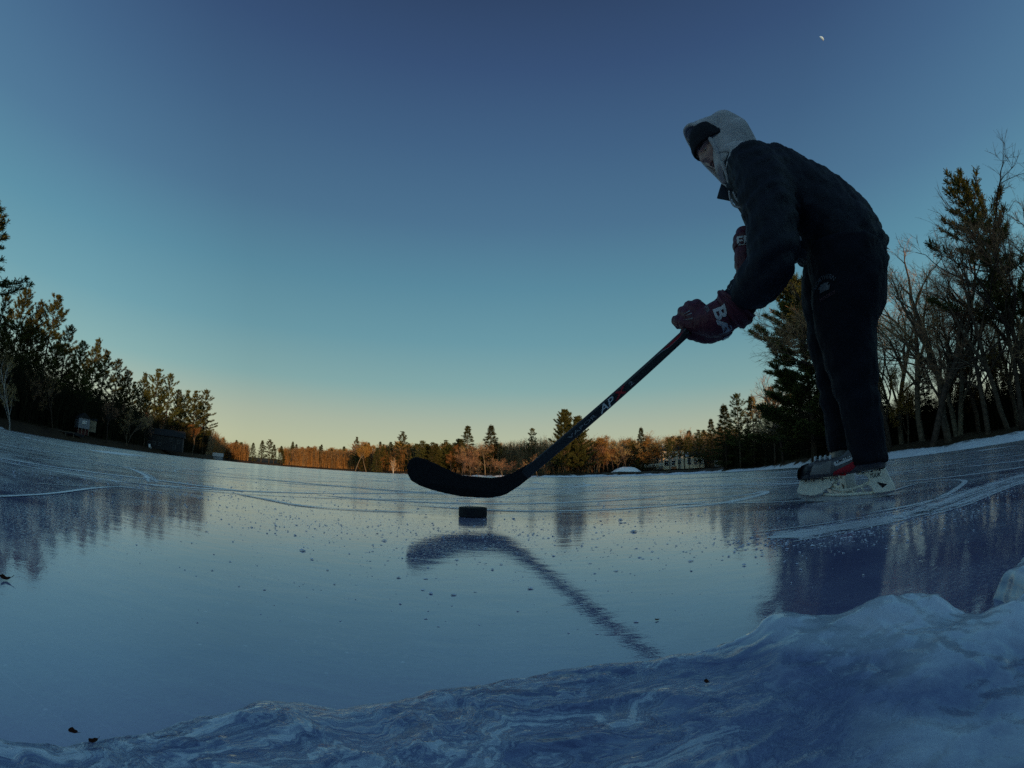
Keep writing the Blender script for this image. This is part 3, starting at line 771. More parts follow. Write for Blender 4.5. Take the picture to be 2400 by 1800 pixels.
tv = []; tf = []; tuv = []
def ribbon(pts, w, strength=0.0, z=.0015, n=14):
    P_ = catmull(pts, n); m_ = len(P_)
    t = unit(np.gradient(P_, axis=0)); s = np.stack([-t[:, 1], t[:, 0]], 1)
    ww = w * (.75 + .5 * noise2(np.arange(m_) * .13, np.full(m_, len(tv) * .01), 3))
    ww = ww * np.minimum(1, np.minimum(np.arange(m_) / 6 + .15, (m_ - 1 - np.arange(m_)) / 6 + .15))
    b0 = len(tv)
    for i in range(m_):
        for sgn, v_ in ((-1, 0.0), (0, .5), (1, 1.0)):
            q = P_[i] + s[i] * ww[i] * sgn
            tv.append((q[0], q[1], z)); tuv.append((strength, v_))
    for i in range(m_ - 1):
        for k in range(2):
            a_ = b0 + i * 3 + k
            tf.append((a_, a_ + 3, a_ + 4, a_ + 1))
TR = [
    ([(-3.6, .9), (-3.65, 1.8), (-3.5, 2.9), (-3.2, 4.2)], .03, 1.3), ([(-2.3, .6), (-2.35, 1.2), (-2.3, 1.9), (-2.0, 2.6), (-1.5, 3.2)], .016, 1.3), ([(-8.5, 2.5), (-8.2, 4.5), (-7.4, 6.6), (-6.3, 8.6)], .10, 1.2),
    ([(-6.6, 2.2), (-6.0, 3.2), (-5.2, 4.3), (-4.2, 5.4)], .06, .9), ([(-4.9, 1.9), (-5.0, 2.9), (-5.2, 4.2), (-5.3, 6)], .05, .5),
    ([(-3.1, 1.2), (-3.05, 1.9), (-3.0, 2.6), (-2.6, 3.3), (-1.9, 3.8)], .018, 1), ([(-2.8, 1.75), (-2.31, 1.95), (-1.75, 1.65), (-1.31, 1.27)], .03, .8),
    ([(-1.9, .6), (-1.76, .93), (-1.63, 1.12), (-1.46, 1.38), (-1.25, 1.47), (-1.0, 1.53)], .045, .7), ([(-1.04, .6), (-1.06, .78), (-1.10, .98)], .005, 1),
    ([(-.78, .33), (-.88, .54), (-1.04, .80), (-1.08, .95), (-.95, 1.04)], .012, .3),
    ([(-1.5, 2.6), (-1.1, 2.9), (-.77, 2.7), (-.3, 2.5)], .06, .4), ([(-.95, 1.36), (-.77, 1.28), (-.60, 1.2), (-.45, 1.21), (-.28, 1.27)], .03, .1),
    ([(1.4, 3.8), (1.75, 3.2), (1.9, 2.6), (2.1, 2.0)], .07, .8), ([(.6, 1.86), (.77, 1.80), (.92, 1.80), (1.09, 1.86), (1.27, 2.02)], .022, .7), ([(1.27, 2.02), (1.15, 1.83), (.99, 1.66), (.73, 1.45), (.5, 1.38)], .03, .4),
    ([(.15, 1.6), (.42, 1.65), (.67, 1.48), (.88, 1.25), (1.05, 1.1), (1.12, .95)], .012, .6), ([(1.15, 1.05), (1.45, 1.17), (1.56, 1.1), (1.48, .95), (1.22, .81), (.95, .71), (.70, .72)], .014, .6),
    ([(1.64, 1.45), (1.72, 1.23), (1.82, 1.03), (1.95, .8)], .04, .8), ([(0, 3.5), (.45, 4.4), (.95, 3.9), (1.4, 3.45), (1.9, 3.1)], .05, .5), ([(-.2, 6.2), (.6, 7.2), (1.05, 6.3), (.75, 4.9), (.2, 4.2), (-.4, 4.1)], .09, .5),
    ([(2.5, 6.6), (3.0, 5.2), (2.95, 3.6), (2.8, 2.4)], .12, .9), ([(1.75, .66), (1.43, .69), (1.05, .655), (.80, .61), (.66, .61), (.52, .615), (.40, .62)], .085, .35), ([(1.9, .55), (1.5, .60), (1.1, .60), (.85, .57), (.7, .58)], .09, -.1),
    ([(-.35, 1.55), (.1, 1.42), (.5, 1.5), (.8, 1.62)], .05, .1), ([(-.8, 1.75), (-.3, 1.75), (.3, 1.9), (.8, 2.2)], .06, .25),
]
for pts, w_, s_ in TR:
    ribbon(pts, w_ * .85, s_ * .6)
    for k in range(3):                  # fine blade cuts beside each sweep
        off = rnd.uniform(-.9, .9) * w_
        c = catmull(pts, 3); t_ = unit(np.gradient(c, axis=0)); c = c + np.stack([-t_[:, 1], t_[:, 0]], 1) * off * np.linspace(.6, 1.4, len(c))[:, None]
        ribbon(c, .0022 + .0012 * np.linalg.norm(c[len(c) // 2]), .9, z=.0018, n=5)
rt = np.random.RandomState(12)
for _ in range(170):                     # older arcs further out
    d_ = 2.6 * 12 ** rt.uniform(0, 1) ; a_ = R(rt.uniform(-72, 72)); c = np.array([math.sin(a_), math.cos(a_)]) * d_
    rad_ = rt.uniform(2, 9) * (1 + d_ / 14); a0 = rt.uniform(0, 2 * PI); sw = rt.uniform(.35, 1.1)
    cc = c - np.array([math.cos(a0 + sw / 2), math.sin(a0 + sw / 2)]) * rad_
    pts = [cc + np.array([math.cos(a0 + sw * k / 5), math.sin(a0 + sw * k / 5)]) * rad_ for k in range(6)]
    if min(np.linalg.norm(p) for p in pts) < 1.5: continue
    ribbon(pts, rt.choice([.004, .006, .010, .035]) * (1 + d_ / 6), rt.uniform(0, .8), z=.0016)
for _ in range(22):                     # wind-blown snow patches
    d_ = 8 * 9 ** rt.uniform(0, 1); a_ = R(rt.uniform(-70, 70)); c = np.array([math.sin(a_), math.cos(a_)]) * d_; s_ = rt.uniform(.3, 1.6) * (1 + d_ / 25)
    an = rt.uniform(0, PI); v_ = np.array([math.cos(an), math.sin(an)])
    ribbon([c - v_ * s_, c - v_ * s_ * .3 + rt.normal(0, .1, 2), c + v_ * s_ * .4 + rt.normal(0, .1, 2), c + v_ * s_], s_ * .28, .7, z=.0019)
o = link_mesh('snow_tracks', tv, tf, TRACK)
ul = o.data.uv_layers.new(name='UVMap')
idx = np.empty(len(o.data.loops), np.int32); o.data.loops.foreach_get('vertex_index', idx)
ul.data.foreach_set('uv', np.array(tuv, np.float32)[idx].reshape(-1))
tag(o, kind='stuff')

# ------------------------------------------------------------------ loose crumbs of ice and snow
m, nt, out = new_mat('snow_grain'); L(nt, frost_shader(nt, (.74, .77, .84), .4, .45), out.inputs['Surface']); SNOW = m
def crumbs(name, pts, sizes, seed):
    rs = np.random.RandomState(seed)
    base = np.array([(1, 0, 0), (0, 1, 0), (-1, 0, 0), (0, -1, 0), (0, 0, 1), (0, 0, -.4), (.6, .6, .6), (-.6, .5, .5)])
    tri = [(0, 6, 4), (6, 1, 4), (1, 7, 4), (7, 2, 4), (2, 3, 4), (3, 0, 4), (0, 1, 6), (1, 2, 7), (1, 0, 5), (2, 1, 5), (3, 2, 5), (0, 3, 5)]
    n = len(pts)
    jit = rs.uniform(.55, 1.3, (n, 8, 1)); rot = rs.uniform(0, 2 * PI, n)
    b = base[None] * jit * np.array([1, 1, .75])
    c, s = np.cos(rot)[:, None], np.sin(rot)[:, None]
    x = b[:, :, 0] * c - b[:, :, 1] * s; y = b[:, :, 0] * s + b[:, :, 1] * c
    v = np.stack([x * rs.uniform(.6, 1.9, (n, 1)), y, b[:, :, 2] * rs.uniform(.35, .9, (n, 1))], 2) * sizes[:, None, None]
    v[:, :, 0] += pts[:, 0:1]; v[:, :, 1] += pts[:, 1:2]; v[:, :, 2] += sizes[:, None] * .25
    F_ = [tuple(i * 8 + q for q in t) for i in range(n) for t in tri]
    return tag(link_mesh(name, v.reshape(-1, 3), F_, SNOW), kind='stuff')
rs = np.random.RandomState(77); P_ = []; Z_ = []
def spray(cx, cy, sx, sy, n, s0, s1):
    P_.append(np.stack([rs.normal(cx, sx, n), rs.normal(cy, sy, n)], 1)); Z_.append(s0 * (s1 / s0) ** (rs.rand(n) ** 2.2))
def along(pts, w, n, s0, s1):
    c = catmull(pts, 20); i = rs.randint(0, len(c), n)
    P_.append(c[i] + rs.normal(0, w, (n, 2))); Z_.append(s0 * (s1 / s0) ** (rs.rand(n) ** 2.2))
along([(2.0, .62), (1.43, .68), (1.05, .64), (.80, .60), (.66, .60), (.52, .60), (.34, .60)], .05, 3600, .0006, .0032)
along([(1.9, .5), (1.2, .52), (.8, .5), (.55, .52), (.4, .5)], .06, 500, .0008, .0032)
spray(-.25, .85, .35, .12, 1500, .0004, .0026); spray(-.35, .6, .3, .14, 500, .0003, .0018); spray(.1, .62, .22, .1, 600, .0003, .002); spray(-.1, .36, .18, .1, 260, .0002, .0011)
along([(-1.9, .6), (-1.76, .93), (-1.63, 1.12), (-1.46, 1.38), (-1.2, 1.47)], .09, 1100, .0006, .0042)
along([(-1.4, .7), (-1.2, .9), (-1.0, 1.1), (-.8, 1.25)], .14, 700, .0006, .0042)
spray(.5, 1.3, .5, .4, 1500, .0006, .003); spray(-.6, 1.5, .5, .4, 1300, .0006, .0035); spray(0, 2.5, 1.6, 1.0, 1200, .0008, .005); spray(1.2, .9, .5, .3, 900, .0006, .003)
for (x_, y_, s_) in [(-.270, .545, .0042), (-.235, .50, .0030), (-.195, .455, .0032), (-.115, .455, .0034), (-.30, .42, .0024), (-.05, .40, .0026), (.02, .43, .0028), (-.40, .47, .0026), (.06, .37, .0022), (-.09, .36, .0020), (-.165, .40, .0022), (-.02, .52, .0030), (.12, .50, .0028), (.20, .47, .0026), (-.34, .66, .0040), (-.2, .70, .0036), (.26, .36, .0022), (.33, .33, .0030), (-.21, .345, .0016), (-.05, .31, .0014), (.04, .30, .0014), (-.12, .30, .0013)]:
    P_.append(np.array([[x_, y_]])); Z_.append(np.array([s_ * .75]))
P_ = np.concatenate(P_); Z_ = np.concatenate(Z_)
ok = np.hypot(P_[:, 0], P_[:, 1]) > .3
crumbs('snow_crumbs', P_[ok], Z_[ok], 5)

# ------------------------------------------------------------------ buckled shore ice round the camera's feet
EDGE = np.array([(-.60, -.10), (-.30, .0), (-.20, .045), (-.173, .064), (-.150, .081), (-.141, .109), (-.128, .137), (-.112, .166), (-.093, .174), (-.073, .176), (-.050, .195), (-.041, .211), (-.020, .221), (.002, .227), (.025, .235), (.049, .241),
                 (.086, .246), (.115, .242), (.140, .243), (.160, .255), (.176, .262), (.195, .255), (.212, .228), (.240, .226), (.268, .222), (.275, .19), (.270, .155), (.285, .140), (.318, .150), (.335, .178), (.385, .186), (.45, .185), (.60, .16), (.9, .1)])
nx, ny = 420, 220
gx = np.linspace(-.42, .62, nx); gy = np.linspace(-.2, .30, ny)
X, Y = np.meshgrid(gx, gy)
Xw = X + (fbm2(X * 60, Y * 60, 5) - .47) * .012; Yw = Y + (fbm2(X * 60, Y * 60, 15) - .47) * .012
best = np.full(X.shape, 9.); sgn = np.ones(X.shape)
for i in range(len(EDGE) - 1):
    a = EDGE[i]; b = EDGE[i + 1]; ab = b - a; l2 = ab @ ab
    t = np.clip(((Xw - a[0]) * ab[0] + (Yw - a[1]) * ab[1]) / l2, 0, 1)
    dd = np.hypot(Xw - a[0] - t * ab[0], Yw - a[1] - t * ab[1])
    cr = ab[0] * (Yw - a[1]) - ab[1] * (Xw - a[0])
    upd = dd < best
    best = np.where(upd, dd, best); sgn = np.where(upd, np.sign(cr), sgn)
D = -sgn * best                                     # > 0 on the shore side
sm = lambda e0, e1, v: np.clip((v - e0) / (e1 - e0), 0, 1) ** 2 * (3 - 2 * np.clip((v - e0) / (e1 - e0), 0, 1))
rt_ = sm(.07, .17, X)
H_ = -.004 + .0052 * sm(-.004, .004, D)
rid = np.abs(fbm2(X * 22 + Y * 9, Y * 42 - X * 12, 31, 5) - .47) * 2
H_ += sm(0, .012, D) * (.0008 + .0065 * np.clip(.30 - rid, 0, 1)) * (1 - .3 * rt_)
H_ += rt_ * sm(-.002, .008, D) * (.003 + .009 * fbm2(X * 30, Y * 30, 8, 3) + .0016 * fbm2(X * 120, Y * 120, 18, 3))
for (cx, cy, r_, h_) in [(.168, .236, .026, .011), (.232, .203, .030, .016), (.262, .19, .022, .010), (.205, .205, .026, .010), (.345, .150, .034, .020), (.40, .155, .035, .022), (.15, .19, .03, .008), (.20, .14, .035, .010), (.27, .12, .035, .012)]:
    q = np.exp(-((X - cx) ** 2 + (Y - cy) ** 2) / (2 * (r_ * .62) ** 2)); H_ += q * h_ * .68 * sm(-.002, .008, D)
far_back = sm(.10, -.05, Y) if False else np.clip((.06 - Y) / .2, 0, 1)
H_ += far_back * .02 * fbm2(X * 9, Y * 9, 2)
keep = D > -.006
Vs = np.stack([X, Y, H_], 2).reshape(-1, 3)
F_ = []
k_ = keep
for j in range(ny - 1):
    for i in range(nx - 1):
        if k_[j, i] or k_[j, i + 1] or k_[j + 1, i] or k_[j + 1, i + 1]:
            a = j * nx + i; F_.append((a, a + 1, a + nx + 1, a + nx))
m, nt, out = new_mat('shore_ice')
tc = N(nt, 'ShaderNodeTexCoord'); at_ = N(nt, 'ShaderNodeAttribute', attribute_name='edge')
P = tc.outputs['Object']
mp = N(nt, 'ShaderNodeMapping'); mp.inputs['Rotation'].default_value = (0, 0, R(-18)); mp.inputs['Scale'].default_value = (13, 27, 1); L(nt, P, mp.inputs[0])
w1 = noise(nt, mp.outputs[0], 1.0, 7, .54, 2.4)
w2 = noise(nt, P, 17, 5, .5, .5)
w3 = noise(nt, P, 420, 3, .6)
sx_ = N(nt, 'ShaderNodeSeparateXYZ'); L(nt, P, sx_.inputs[0])
right = ramp(nt, [(.04, 0), (.16, 1)], sx_.outputs['X'])
cv = N(nt, 'ShaderNodeCombineXYZ'); L(nt, math_n(nt, 'MULTIPLY', at_.outputs['Fac'], 55), cv.inputs[0])
along = math_n(nt, 'MULTIPLY_ADD', N(nt, 'ShaderNodeSeparateXYZ').outputs[0], 9, 0)
L(nt, P, along.node.inputs[0].links[0].from_node.inputs[0]); L(nt, along, cv.inputs[1])
wv_ = N(nt, 'ShaderNodeVectorMath', operation='MULTIPLY_ADD'); L(nt, w2.outputs['Color'], wv_.inputs[0]); wv_.inputs[1].default_value = (5.5, 2.2, 0); L(nt, cv.outputs[0], wv_.inputs[2])
w1 = noise(nt, wv_.outputs[0], 1.0, 7, .56, .9)
swirl = ramp(nt, [(.34, .12), (.43, .42), (.47, .15), (.52, .60), (.55, .30), (.61, .85), (.70, .55)], w1.outputs['Fac'])
w5 = noise(nt, P, 8.5, 4, .45, .3)
hz_ = math_n(nt, 'MULTIPLY', sx_.outputs['Z'], 14)  # lump tops coloured lighter with height, a painted highlight
cloud = ramp(nt, [(.34, .22), (.45, .38), (.54, .66), (.68, .86)], math_n(nt, 'ADD', math_n(nt, 'MULTIPLY', w5.outputs['Fac'], .9), math_n(nt, 'MULTIPLY_ADD', w2.outputs['Fac'], .2, math_n(nt, 'SUBTRACT', hz_, .13))))
fmix = N(nt, 'ShaderNodeMix'); L(nt, right.outputs[0], fmix.inputs[0]); L(nt, swirl.outputs[0], fmix.inputs[2]); L(nt, cloud.outputs[0], fmix.inputs[3])
rim = ramp(nt, [(.0, .6), (.06, .9), (.13, -.5), (.24, .45), (.34, -.2), (.42, .25), (.55, 0)], math_n(nt, 'MULTIPLY', at_.outputs['Fac'], 30, clamp=True))
fac = math_n(nt, 'ADD', math_n(nt, 'MULTIPLY', fmix.outputs[0], .8), math_n(nt, 'MULTIPLY', rim.outputs[0], .45))
fac = math_n(nt, 'ADD', fac, math_n(nt, 'MULTIPLY_ADD', w3.outputs['Fac'], .16, -.08))
vc = N(nt, 'ShaderNodeTexVoronoi', feature='DISTANCE_TO_EDGE', inp={'Scale': 22.0, 'Randomness': 1.0})
wob = N(nt, 'ShaderNodeVectorMath', operation='MULTIPLY_ADD'); L(nt, w2.outputs['Color'], wob.inputs[0]); wob.inputs[1].default_value = (.05, .05, 0); L(nt, P, wob.inputs[2])
L(nt, wob.outputs[0], vc.inputs['Vector'])
crack = ramp(nt, [(.0, .5), (.02, .22), (.05, 0)], vc.outputs['Distance'])
fac = math_n(nt, 'SUBTRACT', fac, math_n(nt, 'MULTIPLY', crack.outputs[0], .05))
cr_ = ramp(nt, [(0, (.06, .08, .18)), (.30, (.17, .22, .35)), (.6, (.45, .54, .61)), (.9, (.86, .91, .91))], fac)
d = N(nt, 'ShaderNodeBsdfDiffuse'); L(nt, cr_.outputs[0], d.inputs['Color'])
b = N(nt, 'ShaderNodeBump', inp={'Strength': .4, 'Distance': .003}); L(nt, fac, b.inputs['Height'])
L(nt, b.outputs[0], d.inputs['Normal'])
g = N(nt, 'ShaderNodeBsdfGlossy', inp={'Roughness': .09}); g.inputs['Color'].default_value = (.8, .9, 1, 1); L(nt, b.outputs[0], g.inputs['Normal'])
fr = N(nt, 'ShaderNodeFresnel', inp={'IOR': 1.75}); L(nt, b.outputs[0], fr.inputs['Normal'])
mx = N(nt, 'ShaderNodeMixShader'); L(nt, fr.outputs[0], mx.inputs[0]); L(nt, d.outputs[0], mx.inputs[1]); L(nt, g.outputs[0], mx.inputs[2])
L(nt, mx.outputs[0], out.inputs['Surface'])
o = link_mesh('shore_ice', Vs, F_, m, smooth=True)
ca = o.data.attributes.new('edge', 'FLOAT', 'POINT'); ca.data.foreach_set('value', D.reshape(-1).astype(np.float32))
tag(o, kind='structure')

# ------------------------------------------------------------------ fallen leaves
LEAF = simple_mat('dead_leaf', (.05, .018, .010), rough=.8, spec=.1, var=.5, scale=200)
def leaf(x, y, L_, rz, label, z=.0006, curl=.3):
    mb = MB(); n = 8
    for i in range(n + 1):
        t = i / n; wd = L_ * .32 * math.sin(PI * t ** .8) * (1 + .25 * math.sin(9 * t)) + L_ * .01
        zz = curl * L_ * (t - .5) ** 2 * 2
        for s in (-1, 0, 1): mb.v.append((L_ * (t - .5), s * wd, zz + abs(s) * wd * .5))
    for i in range(n):
        for k in range(2):
            a = i * 3 + k; mb.f.append((a, a + 3, a + 4, a + 1)); mb.mi.append(0)
    mb.tube([(L_ * .5, 0, curl * L_ * .5), (L_ * .75, L_ * .05, curl * L_ * .8)], L_ * .02, 4)
    o = mb.build('fallen_leaf', LEAF, smooth=True)
    o.location = (x, y, z); o.rotation_euler = (R(8), 0, rz)
    return tag(o, label, 'leaf')
leaf(-.356, .170, .011, .8, 'dark red curled leaf lying on clear ice at the picture edge', curl=.5)
leaf(-.150, .088, .0048, .3, 'brown leaf scrap at the shore ice rim, outer one of a pair', z=.004)
leaf(-.140, .090, .0045, 1.4, 'brown leaf scrap at the shore ice rim, inner one of a pair', z=.004)
leaf(.094, .192, .005, 1.2, 'small brown leaf speck on the swirled shore ice', z=.006)
leaf(.108, .314, .004, .2, 'tiny dark leaf speck on smooth ice past the stick reflection')
# ---- figure, skate and stick: measured control points in metres
PT = {'arm_far': [((0.13, -0.17, 1.08), 0.1), ((0.1, -0.27, 1.03), 0.085), ((0.09, -0.36, 0.98), 0.07), ((0.16, -0.27, 0.96), 0.062), ((0.235, -0.16, 0.955), 0.052)],
 'arm_near': [((0.1211, 0.07, 1.1039), 0.1), ((0.101, 0.12, 0.9809), 0.098), ((0.1103, 0.17, 0.8235), 0.088), ((0.1399, 0.2, 0.6832), 0.074), ((0.2029, 0.165, 0.6394), 0.066), ((0.2647, 0.12, 0.6151), 0.057),
              ((0.2903, 0.105, 0.603), 0.05)],
 'collar': [(0.2745, -0.03, 1.1507), (0.303, -0.02, 1.0855), (0.2531, -0.0, 1.0454), (0.2523, -0.02, 1.1082)],
 'gl_body': [((0.3054, 0.11, 0.5876), 0.052), ((0.337, 0.115, 0.5755), 0.056), ((0.3705, 0.11, 0.5724), 0.054), ((0.4004, 0.105, 0.5797), 0.046), ((0.424, 0.1, 0.5946), 0.034)],
 'gl_cuff': [((0.2704, 0.115, 0.6138), 0.064), ((0.2892, 0.112, 0.5977), 0.068), ((0.3114, 0.11, 0.586), 0.063)],
 'gl_fingers': [[((0.42, 0.115, 0.5579), 0.021), ((0.4652, 0.105, 0.5854), 0.02), ((0.5051, 0.07, 0.6126), 0.018), ((0.511, 0.028, 0.6092), 0.016)],
                [((0.4074, 0.12, 0.5767), 0.021), ((0.4457, 0.11, 0.6076), 0.02), ((0.4803, 0.07, 0.6393), 0.018), ((0.4847, 0.026, 0.637), 0.016)],
                [((0.3968, 0.12, 0.5916), 0.02), ((0.4258, 0.11, 0.6239), 0.019), ((0.455, 0.07, 0.6552), 0.017), ((0.4559, 0.026, 0.6512), 0.015)],
                [((0.3838, 0.116, 0.6016), 0.018), ((0.405, 0.108, 0.6289), 0.018), ((0.4269, 0.07, 0.6567), 0.016), ((0.4295, 0.028, 0.6543), 0.014)]],
 'gl_palm': [((0.3494, 0.08, 0.5587), 0.042), ((0.3985, 0.065, 0.5563), 0.042), ((0.4267, 0.07, 0.5573), 0.036)],
 'gl_thumb': [((0.4123, 0.07, 0.5518), 0.026), ((0.4492, 0.085, 0.5502), 0.021), ((0.4708, 0.09, 0.5573), 0.018)],
 'gr_body': [((0.2439, -0.085, 0.8812), 0.048), ((0.2513, -0.08, 0.8372), 0.05), ((0.2551, -0.085, 0.7975), 0.045)],
 'gr_cuff': [((0.2249, -0.1, 0.9503), 0.05), ((0.2395, -0.09, 0.9092), 0.056), ((0.248, -0.08, 0.8711), 0.052)],
 'gr_fingers': [[((0.2379, -0.05, 0.8005), 0.019), ((0.2715, -0.055, 0.8192), 0.018), ((0.2947, -0.1, 0.8305), 0.017), ((0.2786, -0.13, 0.8218), 0.015)],
                [((0.2356, -0.05, 0.7784), 0.019), ((0.2678, -0.055, 0.7947), 0.018), ((0.2908, -0.1, 0.8054), 0.017), ((0.2744, -0.13, 0.7982), 0.015)],
                [((0.2332, -0.05, 0.7566), 0.019), ((0.2641, -0.055, 0.7706), 0.018), ((0.2868, -0.1, 0.7806), 0.016), ((0.2701, -0.13, 0.7749), 0.014)],
                [((0.2305, -0.05, 0.7366), 0.017), ((0.2589, -0.058, 0.7493), 0.016), ((0.279, -0.1, 0.7586), 0.015), ((0.2643, -0.125, 0.7531), 0.013)]],
 'gr_thumb': [((0.2495, -0.12, 0.8456), 0.02), ((0.2916, -0.13, 0.8162), 0.018), ((0.3078, -0.11, 0.7911), 0.016)],
 'hoodpts': {'back': (0.1226, -0.06, 1.3524),
             'brow': (0.3499, -0.06, 1.3273),
             'chin': (0.2779, -0.06, 1.1969),
             'head': (0.2547, -0.06, 1.3525),
             'nape': (0.1501, -0.06, 1.3002),
             'rim_bot': (0.2431, -0.06, 1.1183),
             'rim_top': (0.3765, -0.06, 1.5136),
             'top': (0.1889, -0.06, 1.5555)},
 'leg_far': [((-0.0988, -0.14, 0.8237), 0.13), ((-0.0382, -0.13, 0.6882), 0.122), ((-0.0109, -0.135, 0.5806), 0.098), ((0.0044, -0.14, 0.4723), 0.084), ((0.0167, -0.16, 0.388), 0.066), ((0.0134, -0.165, 0.2773), 0.058),
             ((0.0067, -0.17, 0.1492), 0.056)],
 'leg_near': [((-0.1035, 0.02, 0.7509), 0.135), ((-0.0907, 0.02, 0.6424), 0.13), ((-0.0552, 0.02, 0.534), 0.11), ((-0.0477, 0.01, 0.4377), 0.093), ((-0.0498, 0.005, 0.3292), 0.074), ((-0.066, 0.0, 0.19), 0.062),
              ((-0.072, 0.0, 0.098), 0.06)],
 'rim': [(0.3728, -0.06, 1.5119), (0.3281, -0.025, 1.4958), (0.2862, 0.01, 1.4239), (0.2591, 0.03, 1.3284), (0.2444, 0.03, 1.2373), (0.2378, 0.01, 1.1666), (0.2432, -0.03, 1.1236), (0.2418, -0.06, 1.1158),
         (0.2667, -0.09, 1.1764), (0.3063, -0.125, 1.273), (0.3463, -0.135, 1.3608), (0.3757, -0.13, 1.4437), (0.3851, -0.1, 1.4971)],
 'skate': {'arc': [(0.0502, 0.03, 0.0447), (0.0305, 0.03, 0.039), (0.0089, 0.03, 0.0361), (-0.0187, 0.03, 0.0375), (-0.0445, 0.03, 0.0435), (-0.0704, 0.03, 0.0511)],
           'badge': [(0.038, 0.03, 0.1141), (0.0376, 0.03, 0.1214), (-0.0228, 0.03, 0.1402), (-0.0239, 0.03, 0.1248), (0.0323, 0.03, 0.1091)],
           'blade_bot': [(0.1533, 0.03, 0.0247), (0.1316, 0.03, 0.0141), (0.096, 0.03, 0.0093), (0.0408, 0.03, 0.0079), (-0.038, 0.03, 0.0079), (-0.1171, 0.03, 0.0084), (-0.1522, 0.03, 0.0204)],
           'blade_top': [(0.1568, 0.03, 0.0361), (0.1334, 0.03, 0.0291), (0.1077, 0.03, 0.0256), (0.0407, 0.03, 0.0229), (-0.0381, 0.03, 0.0215), (-0.1173, 0.03, 0.0209), (-0.1533, 0.03, 0.0238)],
           'boot': [(0.1494, 0.03, 0.0759), (0.1544, 0.03, 0.0884), (0.1514, 0.03, 0.1069), (0.139, 0.03, 0.119), (0.1208, 0.03, 0.1246), (0.1028, 0.03, 0.1271), (0.0965, 0.03, 0.134), (0.0726, 0.03, 0.1356),
                    (0.0468, 0.03, 0.136), (0.0211, 0.03, 0.1345), (0.0048, 0.03, 0.142), (-0.0099, 0.03, 0.1551), (-0.023, 0.03, 0.172), (-0.034, 0.03, 0.1862), (-0.052, 0.03, 0.187), (-0.0857, 0.03, 0.1833),
                    (-0.1132, 0.03, 0.1767), (-0.1212, 0.03, 0.1507), (-0.1213, 0.03, 0.1221), (-0.1292, 0.03, 0.1035), (-0.1275, 0.03, 0.0886), (-0.0796, 0.03, 0.0879), (-0.0299, 0.03, 0.0835), (0.0196, 0.03, 0.0801),
                    (0.0789, 0.03, 0.0781)],
           'front': [(0.1484, 0.03, 0.0758), (0.0908, 0.03, 0.0777), (0.0434, 0.03, 0.0753), (0.0337, 0.03, 0.0709), (0.0349, 0.03, 0.0646), (0.0459, 0.03, 0.0563), (0.0501, 0.03, 0.0474), (0.068, 0.03, 0.0423),
                     (0.076, 0.03, 0.0328), (0.1077, 0.03, 0.0266), (0.1334, 0.03, 0.03), (0.1568, 0.03, 0.0371), (0.1566, 0.03, 0.0474), (0.1498, 0.03, 0.0619)],
           'laces': [(0.0964, 0.03, 0.1358), (0.0805, 0.03, 0.1363), (0.0646, 0.03, 0.1367), (0.0488, 0.03, 0.1362)],
           'lim': ((0.0331, 0.03, 0.1137), (-0.0232, 0.03, 0.1299)),
           'rail': [(0.0761, 0.03, 0.03), (0.0406, 0.03, 0.0251), (0.0013, 0.03, 0.0233), (-0.0382, 0.03, 0.0224), (-0.0866, 0.03, 0.0219)],
           'rear': [(-0.0299, 0.03, 0.0826), (-0.0796, 0.03, 0.0861), (-0.1255, 0.03, 0.0893), (-0.1336, 0.03, 0.0693), (-0.1459, 0.03, 0.0485), (-0.1535, 0.03, 0.0336), (-0.1532, 0.03, 0.0229), (-0.1173, 0.03, 0.02),
                    (-0.0865, 0.03, 0.0201), (-0.078, 0.03, 0.037), (-0.0663, 0.03, 0.047), (-0.0726, 0.03, 0.0572), (-0.067, 0.03, 0.0685), (-0.0553, 0.03, 0.0749), (-0.0327, 0.03, 0.0779)],
           'red': [(0.0432, 0.03, 0.0835), (0.0038, 0.03, 0.0793), (-0.0206, 0.03, 0.0961), (-0.0454, 0.03, 0.1191), (-0.0378, 0.03, 0.1252), (-0.0013, 0.03, 0.1088), (0.0388, 0.03, 0.0941)],
           'rivets': [(0.1286, 0.03, 0.0726), (0.1028, 0.03, 0.0725), (0.0761, 0.03, 0.0724), (0.0495, 0.03, 0.0703), (-0.0526, 0.03, 0.0824), (-0.0795, 0.03, 0.084), (-0.1054, 0.03, 0.0854)],
           'struts': [[(0.0463, 0.03, 0.0398), (0.0435, 0.03, 0.0286)], [(0.0168, 0.03, 0.0358), (0.0121, 0.03, 0.0254)], [(-0.0147, 0.03, 0.036), (-0.0234, 0.03, 0.0245)],
                      [(-0.0454, 0.03, 0.0416), (-0.056, 0.03, 0.0245)]],
           'swoosh': [(0.1012, 0.03, 0.1196), (0.0774, 0.03, 0.1176), (0.0453, 0.03, 0.1276), (0.0658, 0.03, 0.1111), (0.0702, 0.03, 0.1004), (0.051, 0.03, 0.086), (0.0433, 0.03, 0.0799), (0.0788, 0.03, 0.0809),
                      (0.1164, 0.03, 0.0819), (0.1099, 0.03, 0.0999)],
           'toecap': [(0.1494, 0.03, 0.0768), (0.1544, 0.03, 0.0884), (0.1514, 0.03, 0.1069), (0.139, 0.03, 0.119), (0.1208, 0.03, 0.1246), (0.1039, 0.03, 0.1254), (0.1054, 0.03, 0.1144), (0.1139, 0.03, 0.0984),
                      (0.1185, 0.03, 0.0811)],
           'tri': [(-0.0942, 0.03, 0.0525), (-0.1268, 0.03, 0.0432), (-0.1126, 0.03, 0.0339)],
           'tuuk': ((-0.0744, 0.03, 0.0651), (-0.1096, 0.03, 0.0671))},
